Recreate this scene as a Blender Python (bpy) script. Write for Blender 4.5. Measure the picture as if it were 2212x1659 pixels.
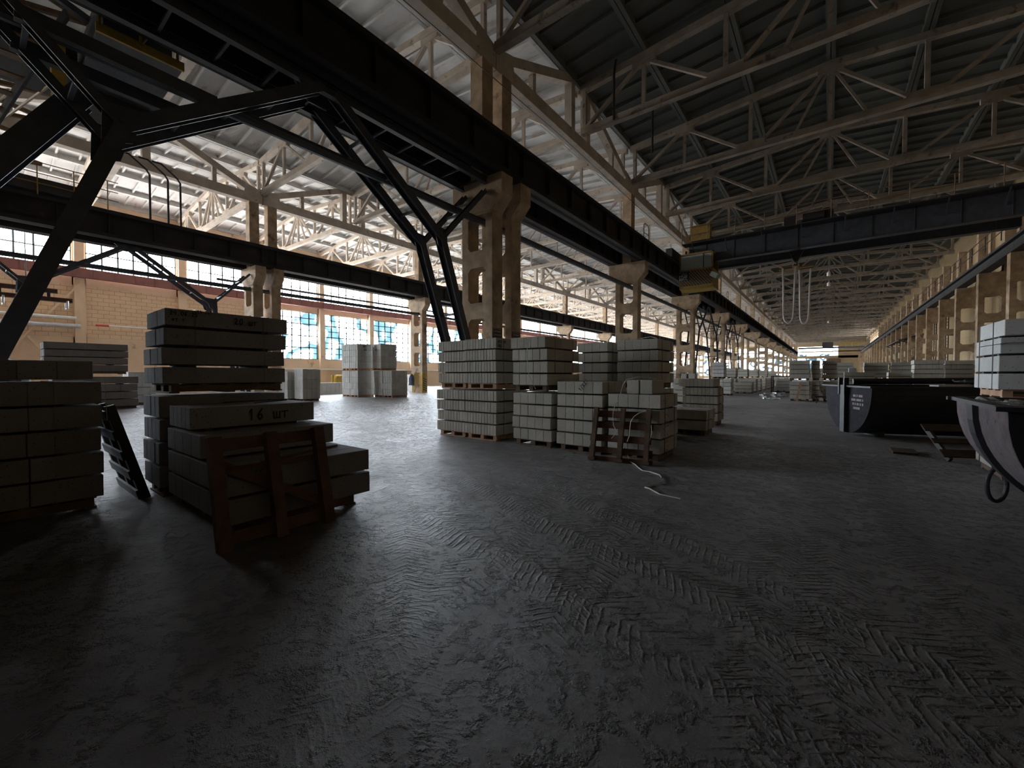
import bpy, math, random
from mathutils import Vector, Matrix
for o in list(bpy.data.objects): bpy.data.objects.remove(o)
S = bpy.context.scene
COL = S.collection
R = random.Random(7)

# ------------------------------------------------------------ camera
cd = bpy.data.cameras.new('camera'); cam = bpy.data.objects.new('camera', cd); COL.objects.link(cam)
cd.sensor_width = 36; cd.lens = 895/2212*36; cd.clip_start = .05; cd.clip_end = 600
cam.location = (0, 0, 1.5)
cam.rotation_euler = (math.radians(90)-math.atan(20.5/895), 0, math.radians(37.35))
S.camera = cam
S.view_settings.view_transform = 'Standard'; S.view_settings.look = 'None'
S.view_settings.gamma = 1; S.view_settings.use_curve_mapping = False
S.view_settings.exposure = 1.2

# ------------------------------------------------------------ daylight
W = bpy.data.worlds.new('sky'); S.world = W; W.use_nodes = True
wn = W.node_tree; wn.nodes.clear()
wo = wn.nodes.new('ShaderNodeOutputWorld'); bg = wn.nodes.new('ShaderNodeBackground')
tc = wn.nodes.new('ShaderNodeTexCoord'); sx = wn.nodes.new('ShaderNodeSeparateXYZ')
rm = wn.nodes.new('ShaderNodeValToRGB')
wn.links.new(tc.outputs['Generated'], sx.inputs[0]); wn.links.new(sx.outputs['Z'], rm.inputs[0])
# overcast sky above, pale sunlit yard below the horizon
rm.color_ramp.elements[0].position = 0.0; rm.color_ramp.elements[0].color = (.78, .72, .66, 1)
rm.color_ramp.elements[1].position = .03; rm.color_ramp.elements[1].color = (.90, .95, 1.0, 1)
wn.links.new(rm.outputs[0], bg.inputs[0]); bg.inputs[1].default_value = 26.0
wn.links.new(bg.outputs[0], wo.inputs[0])
try: W.cycles.sampling_method = 'MANUAL'; W.cycles.sample_map_resolution = 256
except Exception: pass
YB, YE = -19.05, 178.95          # near and far end of the halls
XL, XM, XR = -43.2, -27.1, -9.1  # left wall, middle row, near row
XW = 9.75                        # right wall
def portal(name, loc, rot, sx_, sy_):
    l = bpy.data.lights.new(name, 'AREA'); l.shape = 'RECTANGLE'; l.size = sx_; l.size_y = sy_
    l.cycles.is_portal = True
    o = bpy.data.objects.new(name, l); COL.objects.link(o); o.location = loc; o.rotation_euler = rot
portal('portal_left_low', (XL-.35, 80, 5.55), (0, -math.pi/2, 0), 5.0, 198)
portal('portal_left_high', (XL-.35, 80, 10.4), (0, -math.pi/2, 0), 2.4, 198)
portal('portal_far', (-20, YE+.35, 6.5), (-math.pi/2, 0, 0), 46, 9.5)

# ------------------------------------------------------------ mesh helpers
WORG = {}
class MB:
    def __init__(s): s.v = []; s.f = []
    def box(s, x0, x1, y0, y1, z0, z1):
        n = len(s.v)
        s.v += [(x0,y0,z0),(x1,y0,z0),(x1,y1,z0),(x0,y1,z0),(x0,y0,z1),(x1,y0,z1),(x1,y1,z1),(x0,y1,z1)]
        s.f += [(n,n+3,n+2,n+1),(n+4,n+5,n+6,n+7),(n,n+1,n+5,n+4),(n+1,n+2,n+6,n+5),(n+2,n+3,n+7,n+6),(n+3,n,n+4,n+7)]
        return s
    def bar(s, p, q, w, h, up=(0,0,1)):
        p = Vector(p); q = Vector(q); d = (q-p).normalized(); up = Vector(up)
        if abs(d.dot(up)) > .98: up = Vector((1,0,0)) if abs(d.x) < .9 else Vector((0,1,0))
        r = d.cross(up).normalized(); u = r.cross(d).normalized()
        n = len(s.v)
        for c in (p, q):
            for a, b in ((-1,-1),(1,-1),(1,1),(-1,1)): s.v.append(tuple(c+r*a*w/2+u*b*h/2))
        s.f += [(n,n+1,n+2,n+3),(n+7,n+6,n+5,n+4),(n,n+4,n+5,n+1),(n+1,n+5,n+6,n+2),(n+2,n+6,n+7,n+3),(n+3,n+7,n+4,n)]
        return s
    def ibeam(s, p, q, w, h, t=.02, up=(0,0,1)):
        p = Vector(p); q = Vector(q); d = (q-p).normalized(); up = Vector(up)
        if abs(d.dot(up)) > .98: up = Vector((1,0,0))
        r = d.cross(up).normalized(); u = r.cross(d).normalized()
        s.bar(p, q, t, h-2*t, up); s.bar(p+u*(h/2-t/2), q+u*(h/2-t/2), w, t, up); s.bar(p-u*(h/2-t/2), q-u*(h/2-t/2), w, t, up)
        return s
    def prism(s, poly, axis, a0, a1):
        # poly: 2-D outline; axis 'y': (x,z) extruded along y, 'x': (y,z) along x, 'z': (x,y) along z
        n = len(s.v); k = len(poly)
        ar = sum(poly[i][0]*poly[(i+1)%k][1]-poly[(i+1)%k][0]*poly[i][1] for i in range(k))
        if ar < 0: poly = poly[::-1]
        for a in (a0, a1):
            for (u, w) in poly: s.v.append({'y':(u,a,w),'x':(a,u,w),'z':(u,w,a)}[axis])
        lo = tuple(range(n, n+k)); hi = tuple(range(n+k, n+2*k))
        if axis == 'y': s.f += [lo, hi[::-1]]; 
        else: s.f += [lo[::-1], hi]
        for i in range(k):
            j = (i+1) % k
            s.f.append((n+j, n+i, n+k+i, n+k+j) if axis == 'y' else (n+i, n+j, n+k+j, n+k+i))
        return s
    def tube(s, pts, r, n=8, closed=False):
        pts = [Vector(p) for p in pts]; k = len(pts); base = len(s.v); prev = None
        for i, p in enumerate(pts):
            if closed: d = pts[(i+1)%k]-pts[i-1]
            else: d = pts[min(i+1,k-1)]-pts[max(i-1,0)]
            d.normalize()
            if prev is None:
                a = Vector((0,0,1)) if abs(d.z) < .9 else Vector((1,0,0)); u = d.cross(a).normalized()
            else: u = (prev-d*prev.dot(d)).normalized()
            prev = u; w = d.cross(u)
            rr = r[i] if isinstance(r, (list, tuple)) else r
            for j in range(n):
                t = 2*math.pi*j/n; s.v.append(tuple(p+(u*math.cos(t)+w*math.sin(t))*rr))
        m = k if closed else k-1
        for i in range(m):
            a = base+i*n; b = base+((i+1)%k)*n
            for j in range(n): s.f.append((a+j, a+(j+1)%n, b+(j+1)%n, b+j))
        if not closed:
            s.f.append(tuple(base+j for j in range(n))[::-1]); s.f.append(tuple(base+(k-1)*n+j for j in range(n)))
        return s
    def ribbon(s, pts, w, t, up=(0,0,1)):
        for a, b in zip(pts, pts[1:]): s.bar(a, b, w, t, up)
        return s
    def build(s, name, m, parent=None, smooth=False, org=None, raw=False):
        if raw: o0 = Vector((0,0,0))
        elif parent is not None: o0 = Vector(WORG.get(parent.name, (0,0,0)))
        elif org is not None: o0 = Vector(org)
        else:
            xs = [v[0] for v in s.v]; ys = [v[1] for v in s.v]; zs = [v[2] for v in s.v]
            o0 = Vector(((min(xs)+max(xs))/2, (min(ys)+max(ys))/2, min(zs)))
        me = bpy.data.meshes.new(name)
        me.from_pydata([(v[0]-o0.x, v[1]-o0.y, v[2]-o0.z) for v in s.v], [], s.f); me.update()
        if smooth:
            for p in me.polygons: p.use_smooth = True
        me.materials.append(m)
        o = bpy.data.objects.new(name, me); COL.objects.link(o)
        if parent is not None: o.parent = parent; WORG[o.name] = tuple(o0)
        else: o.location = o0; WORG[o.name] = tuple(o0)
        return o
def tag(o, label=None, cat=None, group=None, kind=None):
    if label: o['label'] = label
    if cat: o['category'] = cat
    if group: o['group'] = group
    if kind: o['kind'] = kind
    return o
def empty(name, loc, label, cat, group=None, rot=None):
    o = bpy.data.objects.new(name, None); COL.objects.link(o); o.location = loc; o.empty_display_size = .2
    if rot: o.rotation_euler = rot; WORG[o.name] = (0,0,0)
    else: WORG[o.name] = tuple(loc)
    return tag(o, label, cat, group)
def dup(o, loc=None, label=None, group=None, parent=None):
    c = o.copy(); COL.objects.link(c)
    if parent is not None: c.parent = parent
    if loc is not None: c.location = loc; WORG[c.name] = tuple(loc)
    if label: c['label'] = label
    if group: c['group'] = group
    for ch in list(o.children): dup(ch, parent=c)
    return c
def struct(o): o['kind'] = 'structure'; return o

# ------------------------------------------------------------ materials
class N:
    def __init__(s, name):
        s.m = bpy.data.materials.new(name); s.m.use_nodes = True; s.t = s.m.node_tree
        s.b = s.t.nodes['Principled BSDF']; s.out = s.t.nodes['Material Output']
    def n(s, ty, **k):
        x = s.t.nodes.new('ShaderNode'+ty)
        for a, v in k.items(): setattr(x, a, v)
        return x
    def l(s, a, b): s.t.links.new(a, b)
    def math(s, op, a, b=None, clamp=False):
        x = s.n('Math', operation=op); x.use_clamp = clamp
        for i, v in enumerate((a, b)):
            if v is None: continue
            if isinstance(v, (int, float)): x.inputs[i].default_value = v
            else: s.l(v, x.inputs[i])
        return x.outputs[0]
    def noise(s, vec, scale, detail=4, rough=.6):
        x = s.n('TexNoise'); x.inputs['Scale'].default_value = scale; x.inputs['Detail'].default_value = detail
        x.inputs['Roughness'].default_value = rough; s.l(vec, x.inputs['Vector']); return x.outputs['Fac']
    def ramp(s, fac, stops):
        x = s.n('ValToRGB'); e = x.color_ramp.elements
        while len(e) < len(stops): e.new(.5)
        for i, (p, c) in enumerate(stops):
            e[i].position = p; e[i].color = (*c, 1) if len(c) == 3 else c
        s.l(fac, x.inputs[0]); return x.outputs[0]
    def bump(s, h, strength, dist=.02, prev=None):
        x = s.n('Bump'); x.inputs['Strength'].default_value = strength; x.inputs['Distance'].default_value = dist
        s.l(h, x.inputs['Height'])
        if prev is not None: s.l(prev, x.inputs['Normal'])
        return x.outputs[0]
    def mix(s, f, a, b, mode='MIX'):
        x = s.n('Mix', data_type='RGBA', blend_type=mode)
        if isinstance(f, (int, float)): x.inputs[0].default_value = f
        else: s.l(f, x.inputs[0])
        for i, v in ((6, a), (7, b)):
            if isinstance(v, tuple): x.inputs[i].default_value = (*v, 1)
            else: s.l(v, x.inputs[i])
        return x.outputs[2]
    def pos(s):
        return s.n('NewGeometry').outputs['Position']
def basic(name, c, rough=.7, metal=0, var=.25, scale=3, bump=.3, spots=None, spec=.5):
    k = N(name); p = k.pos(); f = k.noise(p, scale, 6)
    lo = tuple(x*(1-var) for x in c); hi = tuple(min(1, x*(1+var)) for x in c)
    col = k.ramp(f, [(.3, lo), (.7, hi)])
    if spots:
        g = k.noise(p, spots[1], 5); msk = k.ramp(g, [(spots[2], (0,0,0)), (spots[2]+.08, (1,1,1))])
        col = k.mix(msk, col, spots[0])
    k.l(col, k.b.inputs['Base Color']); k.b.inputs['Roughness'].default_value = rough; k.b.inputs['Metallic'].default_value = metal
    k.b.inputs['Specular IOR Level'].default_value = spec
    if bump: k.l(k.bump(k.noise(p, scale*8, 5), bump, .01), k.b.inputs['Normal'])
    return k.m
M = {}
M['column'] = basic('column_concrete', (.40,.29,.19), .85, var=.35, scale=2.2, bump=.8, spots=((.17,.12,.08), 1.3, .60))
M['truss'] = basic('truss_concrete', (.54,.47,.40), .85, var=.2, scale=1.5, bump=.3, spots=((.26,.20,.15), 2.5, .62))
M['truss2'] = basic('dim_truss_concrete', (.36,.31,.255), .85, var=.25, scale=1.5, bump=.3, spots=((.18,.14,.10), 2.5, .60))  # darkened copy of the truss concrete, right hall's shade put into the colour
M['steel'] = basic('dark_blue_steel', (.050,.056,.070), .5, 0, var=.3, scale=4, bump=.15, spots=((.06,.045,.03), 5, .64))
M['blacksteel'] = basic('sooty_steel', (.028,.026,.028), .65, var=.3, scale=3, bump=.2)
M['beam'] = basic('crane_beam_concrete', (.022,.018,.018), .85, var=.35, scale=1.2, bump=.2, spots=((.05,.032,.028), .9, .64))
M['redsteel'] = basic('red_oxide_paint', (.22,.085,.075), .6, var=.15, scale=2, bump=.1)
M['yellow'] = basic('yellow_paint', (.40,.26,.035), .5, var=.25, scale=6, bump=.1)
M['dyellow'] = basic('dirty_yellow_paint', (.26,.16,.035), .55, var=.3, scale=6, bump=.1)
M['rail'] = basic('rusty_rail_paint', (.17,.10,.05), .6, var=.3, scale=6, bump=.1)
M['white'] = basic('white_paint', (.72,.72,.70), .5, var=.08, scale=4, bump=.05)
M['galv'] = basic('galvanised_sheet', (.55,.56,.58), .35, .6, var=.15, scale=4, bump=.1)
M['wood'] = basic('old_pallet_wood', (.14,.09,.06), .85, var=.4, scale=5, bump=.5)
M['redwood'] = basic('reddish_pallet_wood', (.13,.07,.048), .85, var=.35, scale=6, bump=.5)
M['darkwood'] = basic('grimy_wood', (.075,.052,.04), .9, var=.35, scale=5, bump=.5, spec=.2)
M['plywood'] = basic('clean_board_wood', (.42,.25,.15), .8, var=.25, scale=5, bump=.3)
M['ink'] = basic('black_marker', (.012,.012,.016), .8, var=.1, bump=0)
M['strap'] = basic('white_strap', (.72,.72,.70), .4, var=.06, bump=0)
M['dstrap'] = basic('grey_strap', (.26,.25,.25), .4, var=.06, bump=0)
M['skip'] = basic('black_tub_paint', (.022,.022,.026), .55, var=.4, scale=3, bump=.3)
M['skipend'] = basic('grey_violet_tub_paint', (.034,.031,.038), .85, var=.3, scale=5, bump=.3, spots=((.06,.06,.07), 7, .64), spec=.15)
M['skiplight'] = basic('scuffed_tub_paint', (.17,.14,.148), .8, var=.25, scale=6, bump=.4, spots=((.06,.05,.05), 8, .62), spec=.2)
M['rubble'] = basic('rubble_grey', (.34,.33,.32), .9, var=.35, scale=9, bump=.8)
M['cloth'] = basic('dark_blue_cloth', (.015,.02,.045), .9, var=.3, scale=10, bump=.3)
M['ppl'] = basic('plain_panel_wall', (.68,.50,.35), .85, var=.1, scale=.7, bump=.15, spots=((.40,.27,.18), .8, .64))
M['slabw'] = basic('white_slab', (.62,.61,.58), .8, var=.08, scale=4, bump=.2)
M['dark'] = basic('dark_opening', (.01,.01,.012), .9, var=.2, bump=0)
M['silver_glass'] = basic('dusty_cab_glass', (.26,.30,.28), .25, 0, var=.1, bump=0)
M['sign'] = basic('sign_board_brown', (.07,.03,.028), .6, var=.2, bump=0)
M['signtxt'] = basic('sign_letter_pale', (.30,.24,.22), .6, var=.1, bump=0)
M['redtube'] = basic('red_stripe', (.55,.06,.05), .5, var=.1, bump=0)

def block_mat(name, c, stain=(.25,.2,.15)):
    k = N(name); p = k.pos(); oi = k.n('ObjectInfo').outputs['Random']
    f = k.noise(p, 2.2, 6); col = k.ramp(f, [(.3, tuple(x*.86 for x in c)), (.7, tuple(x*1.1 for x in c))])
    v = k.n('TexVoronoi'); v.inputs['Scale'].default_value = 22; k.l(p, v.inputs['Vector'])
    big = k.noise(p, 4.5, 3); hole = k.math('SUBTRACT', v.outputs['Distance'], k.math('MULTIPLY', big, .26))
    hm = k.ramp(hole, [(.0, (1,1,1)), (.05, (0,0,0))])
    col = k.mix(k.math('MULTIPLY', hm, .6), col, tuple(x*.2 for x in c))
    st = k.ramp(k.noise(p, 1.1, 6), [(.60, (0,0,0)), (.72, (1,1,1))]); col = k.mix(k.math('MULTIPLY', st, .35), col, stain)
    hs = k.n('HueSaturation'); hs.inputs['Saturation'].default_value = 1
    k.l(k.math('ADD', k.math('MULTIPLY', oi, .22), .89), hs.inputs['Value']); k.l(col, hs.inputs['Color'])
    k.l(hs.outputs[0], k.b.inputs['Base Color']); k.b.inputs['Roughness'].default_value = .9
    k.b.inputs['Specular IOR Level'].default_value = .2
    b1 = k.bump(k.noise(p, 45, 4), .35, .005); k.l(k.bump(hm, -.6, .01, b1), k.b.inputs['Normal']); return k.m
M['block'] = block_mat('aerated_block', (.47,.445,.39))
M['blockg'] = block_mat('grey_slab_block', (.25,.24,.245))
M['blockw'] = block_mat('white_wrapped_block', (.50,.50,.48), (.4,.28,.2))

def floor_mat():
    k = N('dusty_concrete_floor'); p = k.pos(); sp = k.n('SeparateXYZ'); k.l(p, sp.inputs[0]); X, Y = sp.outputs[0], sp.outputs[1]
    col = k.ramp(k.noise(p, .35, 8, .65), [(.25, (.15,.142,.135)), (.5, (.21,.20,.195)), (.75, (.285,.275,.27))])
    g = k.ramp(k.noise(p, 2.6, 8, .7), [(.35, (.78,.78,.78)), (.65, (1.12,1.12,1.12))]); col = k.mix(1.0, col, g, 'MULTIPLY')
    h = None
    # tyre tracks: chevron tread lugs pressed into the dust, one lane per wheel
    warp = k.math('MULTIPLY', k.math('SUBTRACT', k.noise(p, .28, 2), .5), .8)
    lanes = [((-0.939, 0.345), 2.62, 0.26, 0.07), ((-0.958, 0.287), 1.98, 0.26, 0.075), ((-0.898, 0.439), 3.03, 0.26, 0.07), ((-0.01, 1.0), -0.3, 0.2, 0.065), ((-0.006, 1.0), 0.05, 0.22, 0.07), ((-0.28, 0.96), -1.39, 0.2, 0.07), ((-0.207, 0.978), -0.87, 0.22, 0.075), ((-0.033, 0.999), 0.86, 0.2, 0.07), ((-0.729, 0.684), 12.7, 0.3, 0.09), ((-0.766, 0.643), -0.02, 0.18, 0.06)]
    for (tx, ty), c, w, pit in lanes:
        u = k.math('SUBTRACT', k.math('ADD', k.math('ADD', k.math('MULTIPLY', X, ty), k.math('MULTIPLY', Y, -tx)), warp), c)
        v = k.math('ADD', k.math('MULTIPLY', X, tx), k.math('MULTIPLY', Y, ty))
        au = k.math('ABSOLUTE', u)
        ph = k.math('ADD', k.math('MULTIPLY', k.math('ADD', v, k.math('MULTIPLY', au, .75)), 2*math.pi/pit), k.math('MULTIPLY', k.noise(p, 7, 4), 5.0))
        lug = k.math('POWER', k.math('ADD', k.math('MULTIPLY', k.math('SINE', ph), .5), .5), 5)
        msk = k.math('SUBTRACT', 1, k.math('MULTIPLY', k.math('SUBTRACT', au, w*.8), 1/(w*.25), True), True)
        hh = k.math('MULTIPLY', lug, msk); h = hh if h is None else k.math('MAXIMUM', h, hh)
    wear = k.math('MULTIPLY', k.ramp(k.noise(p, .9, 5, .7), [(.34, (0,0,0)), (.52, (1,1,1))]), k.ramp(k.noise(p, 9, 3, .6), [(.36, (0,0,0)), (.55, (1,1,1))]))
    ym = k.math('MULTIPLY', k.math('SUBTRACT', k.math('ADD', Y, k.math('MULTIPLY', k.noise(p, .8, 3), 2.0)), 2.2), .6, True)
    h = k.math('MULTIPLY', k.math('MULTIPLY', h, wear), k.math('ADD', k.math('MULTIPLY', ym, .8), .2))
    # dried flakes
    crumb = k.math('POWER', k.noise(p, 14, 7, .75), 2.2)
    flake = k.ramp(k.noise(p, 7, 5, .7), [(.52, (0,0,0)), (.60, (1,1,1))])
    # muddy brown near, dusty pale beyond; dim foreground and lit aisle are painted in
    mud_shade = k.math('MULTIPLY', k.math('SUBTRACT', k.math('ADD', k.math('ADD', Y, k.math('MULTIPLY', X, -.25)), k.math('MULTIPLY', k.noise(p, .5, 5), 5.0)), 3.6), .22, True)
    col = k.mix(1.0, col, k.ramp(mud_shade, [(0, (.60,.54,.49)), (1, (1.35,1.36,1.40))]), 'MULTIPLY')
    # slab joints
    jn = k.math('MULTIPLY', k.math('SUBTRACT', k.noise(p, 3, 4), .5), .12)
    def joint(c, per, off):
        q = k.math('PINGPONG', k.math('ADD', k.math('ADD', c, jn), off), per/2)
        return k.math('SUBTRACT', 1, k.math('MULTIPLY', q, 28, True), True)
    j = k.math('MAXIMUM', joint(X, 4.25, 1.42), joint(Y, 6.0, -6.15))
    b = k.bump(k.noise(p, 1.3, 4), .5, .04); b = k.bump(crumb, 1.0, .040, b); b = k.bump(flake, .8, .016, b)
    b = k.bump(h, 1.0, .015, b); b = k.bump(j, -.9, .02, b)
    col = k.mix(k.math('MULTIPLY', j, .22), col, (.08,.08,.08))
    col = k.mix(k.math('MULTIPLY', h, .12), col, (.10,.10,.10))
    k.l(col, k.b.inputs['Base Color']); k.l(b, k.b.inputs['Normal'])
    k.l(k.ramp(k.noise(p, 1.6, 5), [(.3, (.36,.36,.36)), (.7, (.54,.54,.54))]), k.b.inputs['Roughness'])
    k.b.inputs['Specular IOR Level'].default_value = .55
    return k.m
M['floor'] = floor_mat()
def slab_mat(name, c, rust):
    k = N(name); p = k.pos()
    col = k.ramp(k.noise(p, .5, 7, .7), [(.3, tuple(x*.8 for x in c)), (.65, c)])
    mp = k.n('Mapping'); mp.inputs['Scale'].default_value = (.35, 1.6, 1); k.l(p, mp.inputs[0])
    st = k.ramp(k.noise(mp.outputs[0], 1.6, 7, .72), [(.56, (0,0,0)), (.66, (1,1,1))]); col = k.mix(k.math('MULTIPLY', st, .8), col, rust)
    sp = k.ramp(k.noise(p, 6, 3), [(.70, (0,0,0)), (.73, (1,1,1))]); col = k.mix(k.math('MULTIPLY', sp, .7), col, (.12,.08,.05))
    k.l(col, k.b.inputs['Base Color']); k.b.inputs['Roughness'].default_value = .75
    k.l(k.bump(k.noise(p, 20, 4), .3, .01), k.b.inputs['Normal']); return k.m
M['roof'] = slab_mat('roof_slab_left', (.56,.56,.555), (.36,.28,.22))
M['roof2'] = slab_mat('roof_slab_right', (.15,.16,.15), (.14,.11,.08))  # darker copy of the slabs, carrying the right hall's dimness in its colour
def brick_mat(name, c1, c2, mortar, bw, bh, ms=.012, mapping=(1,1,1), axis='x'):
    k = N(name); p = k.pos(); sp = k.n('SeparateXYZ'); k.l(p, sp.inputs[0]); cb = k.n('CombineXYZ')
    k.l(sp.outputs[1] if axis == 'x' else sp.outputs[0], cb.inputs[0]); k.l(sp.outputs[2], cb.inputs[1])
    b = k.n('TexBrick'); k.l(cb.outputs[0], b.inputs['Vector']); b.inputs['Scale'].default_value = 1
    b.inputs['Brick Width'].default_value = bw; b.inputs['Row Height'].default_value = bh; b.inputs['Mortar Size'].default_value = ms
    b.inputs['Color1'].default_value = (*c1,1); b.inputs['Color2'].default_value = (*c2,1); b.inputs['Mortar'].default_value = (*mortar,1)
    col = k.mix(.35, b.outputs['Color'], k.ramp(k.noise(p, 1.2, 6), [(.3, tuple(x*.7 for x in c1)), (.7, c1)]))
    st = k.ramp(k.noise(p, .5, 7), [(.62, (0,0,0)), (.74, (1,1,1))]); col = k.mix(k.math('MULTIPLY', st, .5), col, tuple(x*.55 for x in c1))
    k.l(col, k.b.inputs['Base Color']); k.b.inputs['Roughness'].default_value = .9
    k.l(k.bump(b.outputs['Fac'], -.5, .02), k.b.inputs['Normal']); return k.m
M['brick'] = brick_mat('tan_block_wall', (.76,.54,.36), (.70,.49,.32), (.20,.13,.085), .62, .30, .013)
M['wall'] = brick_mat('right_wall_panels', (.46,.34,.19), (.42,.31,.17), (.22,.16,.09), 6.0, 1.2, .012)
M['wallend'] = brick_mat('end_wall_panels', (.40,.30,.18), (.36,.27,.16), (.2,.15,.09), 6.0, 1.2, .012, axis='y')
def glass_mat(name='dusty_window_pane', transmit=1.0):
    k = N(name); p = k.pos()
    tr = k.n('BsdfTransparent'); gl = k.n('BsdfGlossy'); gl.inputs['Roughness'].default_value = .3
    gl.inputs['Color'].default_value = (.6,.7,.8,1)
    c = k.ramp(k.noise(p, .38, 1, .4), [(.50, (.90,.93,.95)), (.54, (.085,.125,.15)), (.62, (.11,.145,.16)), (.67, (.88,.93,.96))])
    sz = k.n('SeparateXYZ'); k.l(p, sz.inputs[0])
    c = k.mix(k.math('GREATER_THAN', sz.outputs[2], 8.6), c, (.92,.94,.96))
    if transmit < 1: c = k.mix(1.0, c, (transmit,transmit,transmit), 'MULTIPLY')
    k.l(c, tr.inputs[0]); mx = k.n('MixShader'); mx.inputs[0].default_value = .06
    k.l(tr.outputs[0], mx.inputs[1]); k.l(gl.outputs[0], mx.inputs[2]); k.l(mx.outputs[0], k.out.inputs['Surface']); return k.m
M['glass'] = glass_mat(); M['glass2'] = glass_mat('dimming_window_pane', .6)  # second pane is tinted darker to hold back daylight on the far ceiling

# ------------------------------------------------------------ shell
H0 = 12.15                                   # underside of the roof trusses
def zc(x, a, b):                             # underside of roof slabs
    m = (a+b)/2; return 15.0 - abs(x-m)/((b-a)/2)*.75
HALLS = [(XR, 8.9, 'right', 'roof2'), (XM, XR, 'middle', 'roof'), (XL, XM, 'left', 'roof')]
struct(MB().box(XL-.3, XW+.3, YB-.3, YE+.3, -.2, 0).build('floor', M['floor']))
for a, b, nm, mt in HALLS:
    mb = MB(); m = (a+b)/2; e = .85 if nm == 'right' else 0; a2, b2 = a, b+e
    for x0, x1 in ((a2, m), (m, b2)):
        z0 = zc(x0, a, b); z1 = zc(x1, a, b)
        mb.prism([(x0, z0+.30), (x1, z1+.30), (x1, z1+.5), (x0, z0+.5)], 'y', YB-.3, YE+.3)
    n = 6; st = (b-a)/n
    for i in range(n+1):
        x = a+i*st; z = zc(x, a, b)
        for dx in ((-.09, .09) if 0 < i < n else ((.1,) if i == 0 else (-.1,))):
            mb.box(x+dx-.075, x+dx+.075, YB, YE, z+.0, z+.34)
    y = YB+.5
    while y < YE:
        for x0, x1 in ((a, m), (m, b)):
            z0 = zc(x0, a, b)+.15; z1 = zc(x1, a, b)+.15
            mb.prism([(x0, z0), (x1, z1), (x1, z1+.18), (x0, z0+.18)], 'y', y-.045, y+.045)
        y += 1.0
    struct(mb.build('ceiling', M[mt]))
struct(MB().box(XR-.15, XR+.15, YB, -1.75, 0, 7.6).build('wall_light_block', M['wallend']))  # unseen wall added to keep window light off the foreground floor
# right wall, with a run of high windows towards the far end
mb = MB(); mb.box(XW, XW+.3, YB-.3, YE+.3, 0, 9.2).box(XW, XW+.3, YB-.3, 126, 9.2, 15.6).box(XW, XW+.3, 126, 150, 11.6, 15.6).box(XW, XW+.3, 150, YE+.3, 9.2, 15.6)
for i in range(5): mb.box(XW, XW+.3, 125.7+6*i, 126.3+6*i, 9.2, 11.6)
struct(mb.build('wall_right', M['wall']))
struct(MB().box(XL-.3, XW+.3, YB-.5, YB-.2, 0, 15.6).build('wall_back', M['wallend']))
WIN = [0]
def window(axis, c, a0, a1, z0, z1, cols, rows, thick=2, gm='glass'):
    """glazed steel frame; axis 'x': lies in the plane x=c and runs along y"""
    WIN[0] += 1; f = MB(); g = MB(); d = .04
    def bx(u0, u1, w0, w1, m, dd):
        if axis == 'x': m.box(c-dd, c+dd, u0, u1, w0, w1)
        else: m.box(u0, u1, c-dd, c+dd, w0, w1)
    for i in range(cols+1):
        u = a0+(a1-a0)*i/cols; t = .07 if i in (0, cols) else .05; bx(u-t, u+t, z0, z1, f, d)
    for j in range(rows+1):
        w = z0+(z1-z0)*j/rows; t = .05 if j in (0, rows) or j % thick == 0 else .038; bx(a0, a1, w-t, w+t, f, d)
    bx(a0, a1, z0, z1, g, .004)
    o = struct(f.build('window_%d' % WIN[0], M['steelw'])); g.build('pane', M[gm], o); return o
M['steelw'] = basic('window_bar_paint', (.10,.13,.15), .6, var=.15, bump=0)
# left wall: one bay every 6 m
wl = MB(); wb = MB(); pl = MB(); y = YB; bays = []
while y < YE-1:
    bays.append(y); y += 6
for y in bays:
    y1 = y+6; brick = 1 < y+3 < 17
    wl.box(XL-.3, XL, y, y1, 0, 3.1) if not brick else wl.box(XL-.3, XL, y, y1, 0, 4.2)
    wl.box(XL-.3, XL, y, y1, 7.95, 9.2); wl.box(XL-.3, XL, y, y1, 11.55, 15.6)
    for s in (y, y1-.35): wl.box(XL-.3, XL, s, s+.35, 3.1, 11.6)
    if brick: wb.box(XL-.3, XL, y+.35, y1-.35, 4.2, 7.95)
    pl.box(XL, XL+.32, y-.28, y+.28, 0, 8.45); pl.box(XL, XL+.26, y-.25, y+.25, 9.15, 14.6)
struct(wl.build('wall_left', M['ppl'])); struct(wb.build('wall_left_blocks', M['brick'])); struct(pl.build('trim_1', M['ppl']))
for y in bays:
    brick = 1 < y+3 < 17
    if not brick: window('x', XL-.15, y+.35, y+5.65, 3.1, 7.95, 6, 8, 2)
    window('x', XL-.15, y+.35, y+5.65, 9.2, 11.55, 6, 2, 9)
for i in range(4): window('x', XW+.15, 126.3+6*i, 131.7+6*i, 9.2, 11.6, 5, 2, 9, 'glass2')
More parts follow.
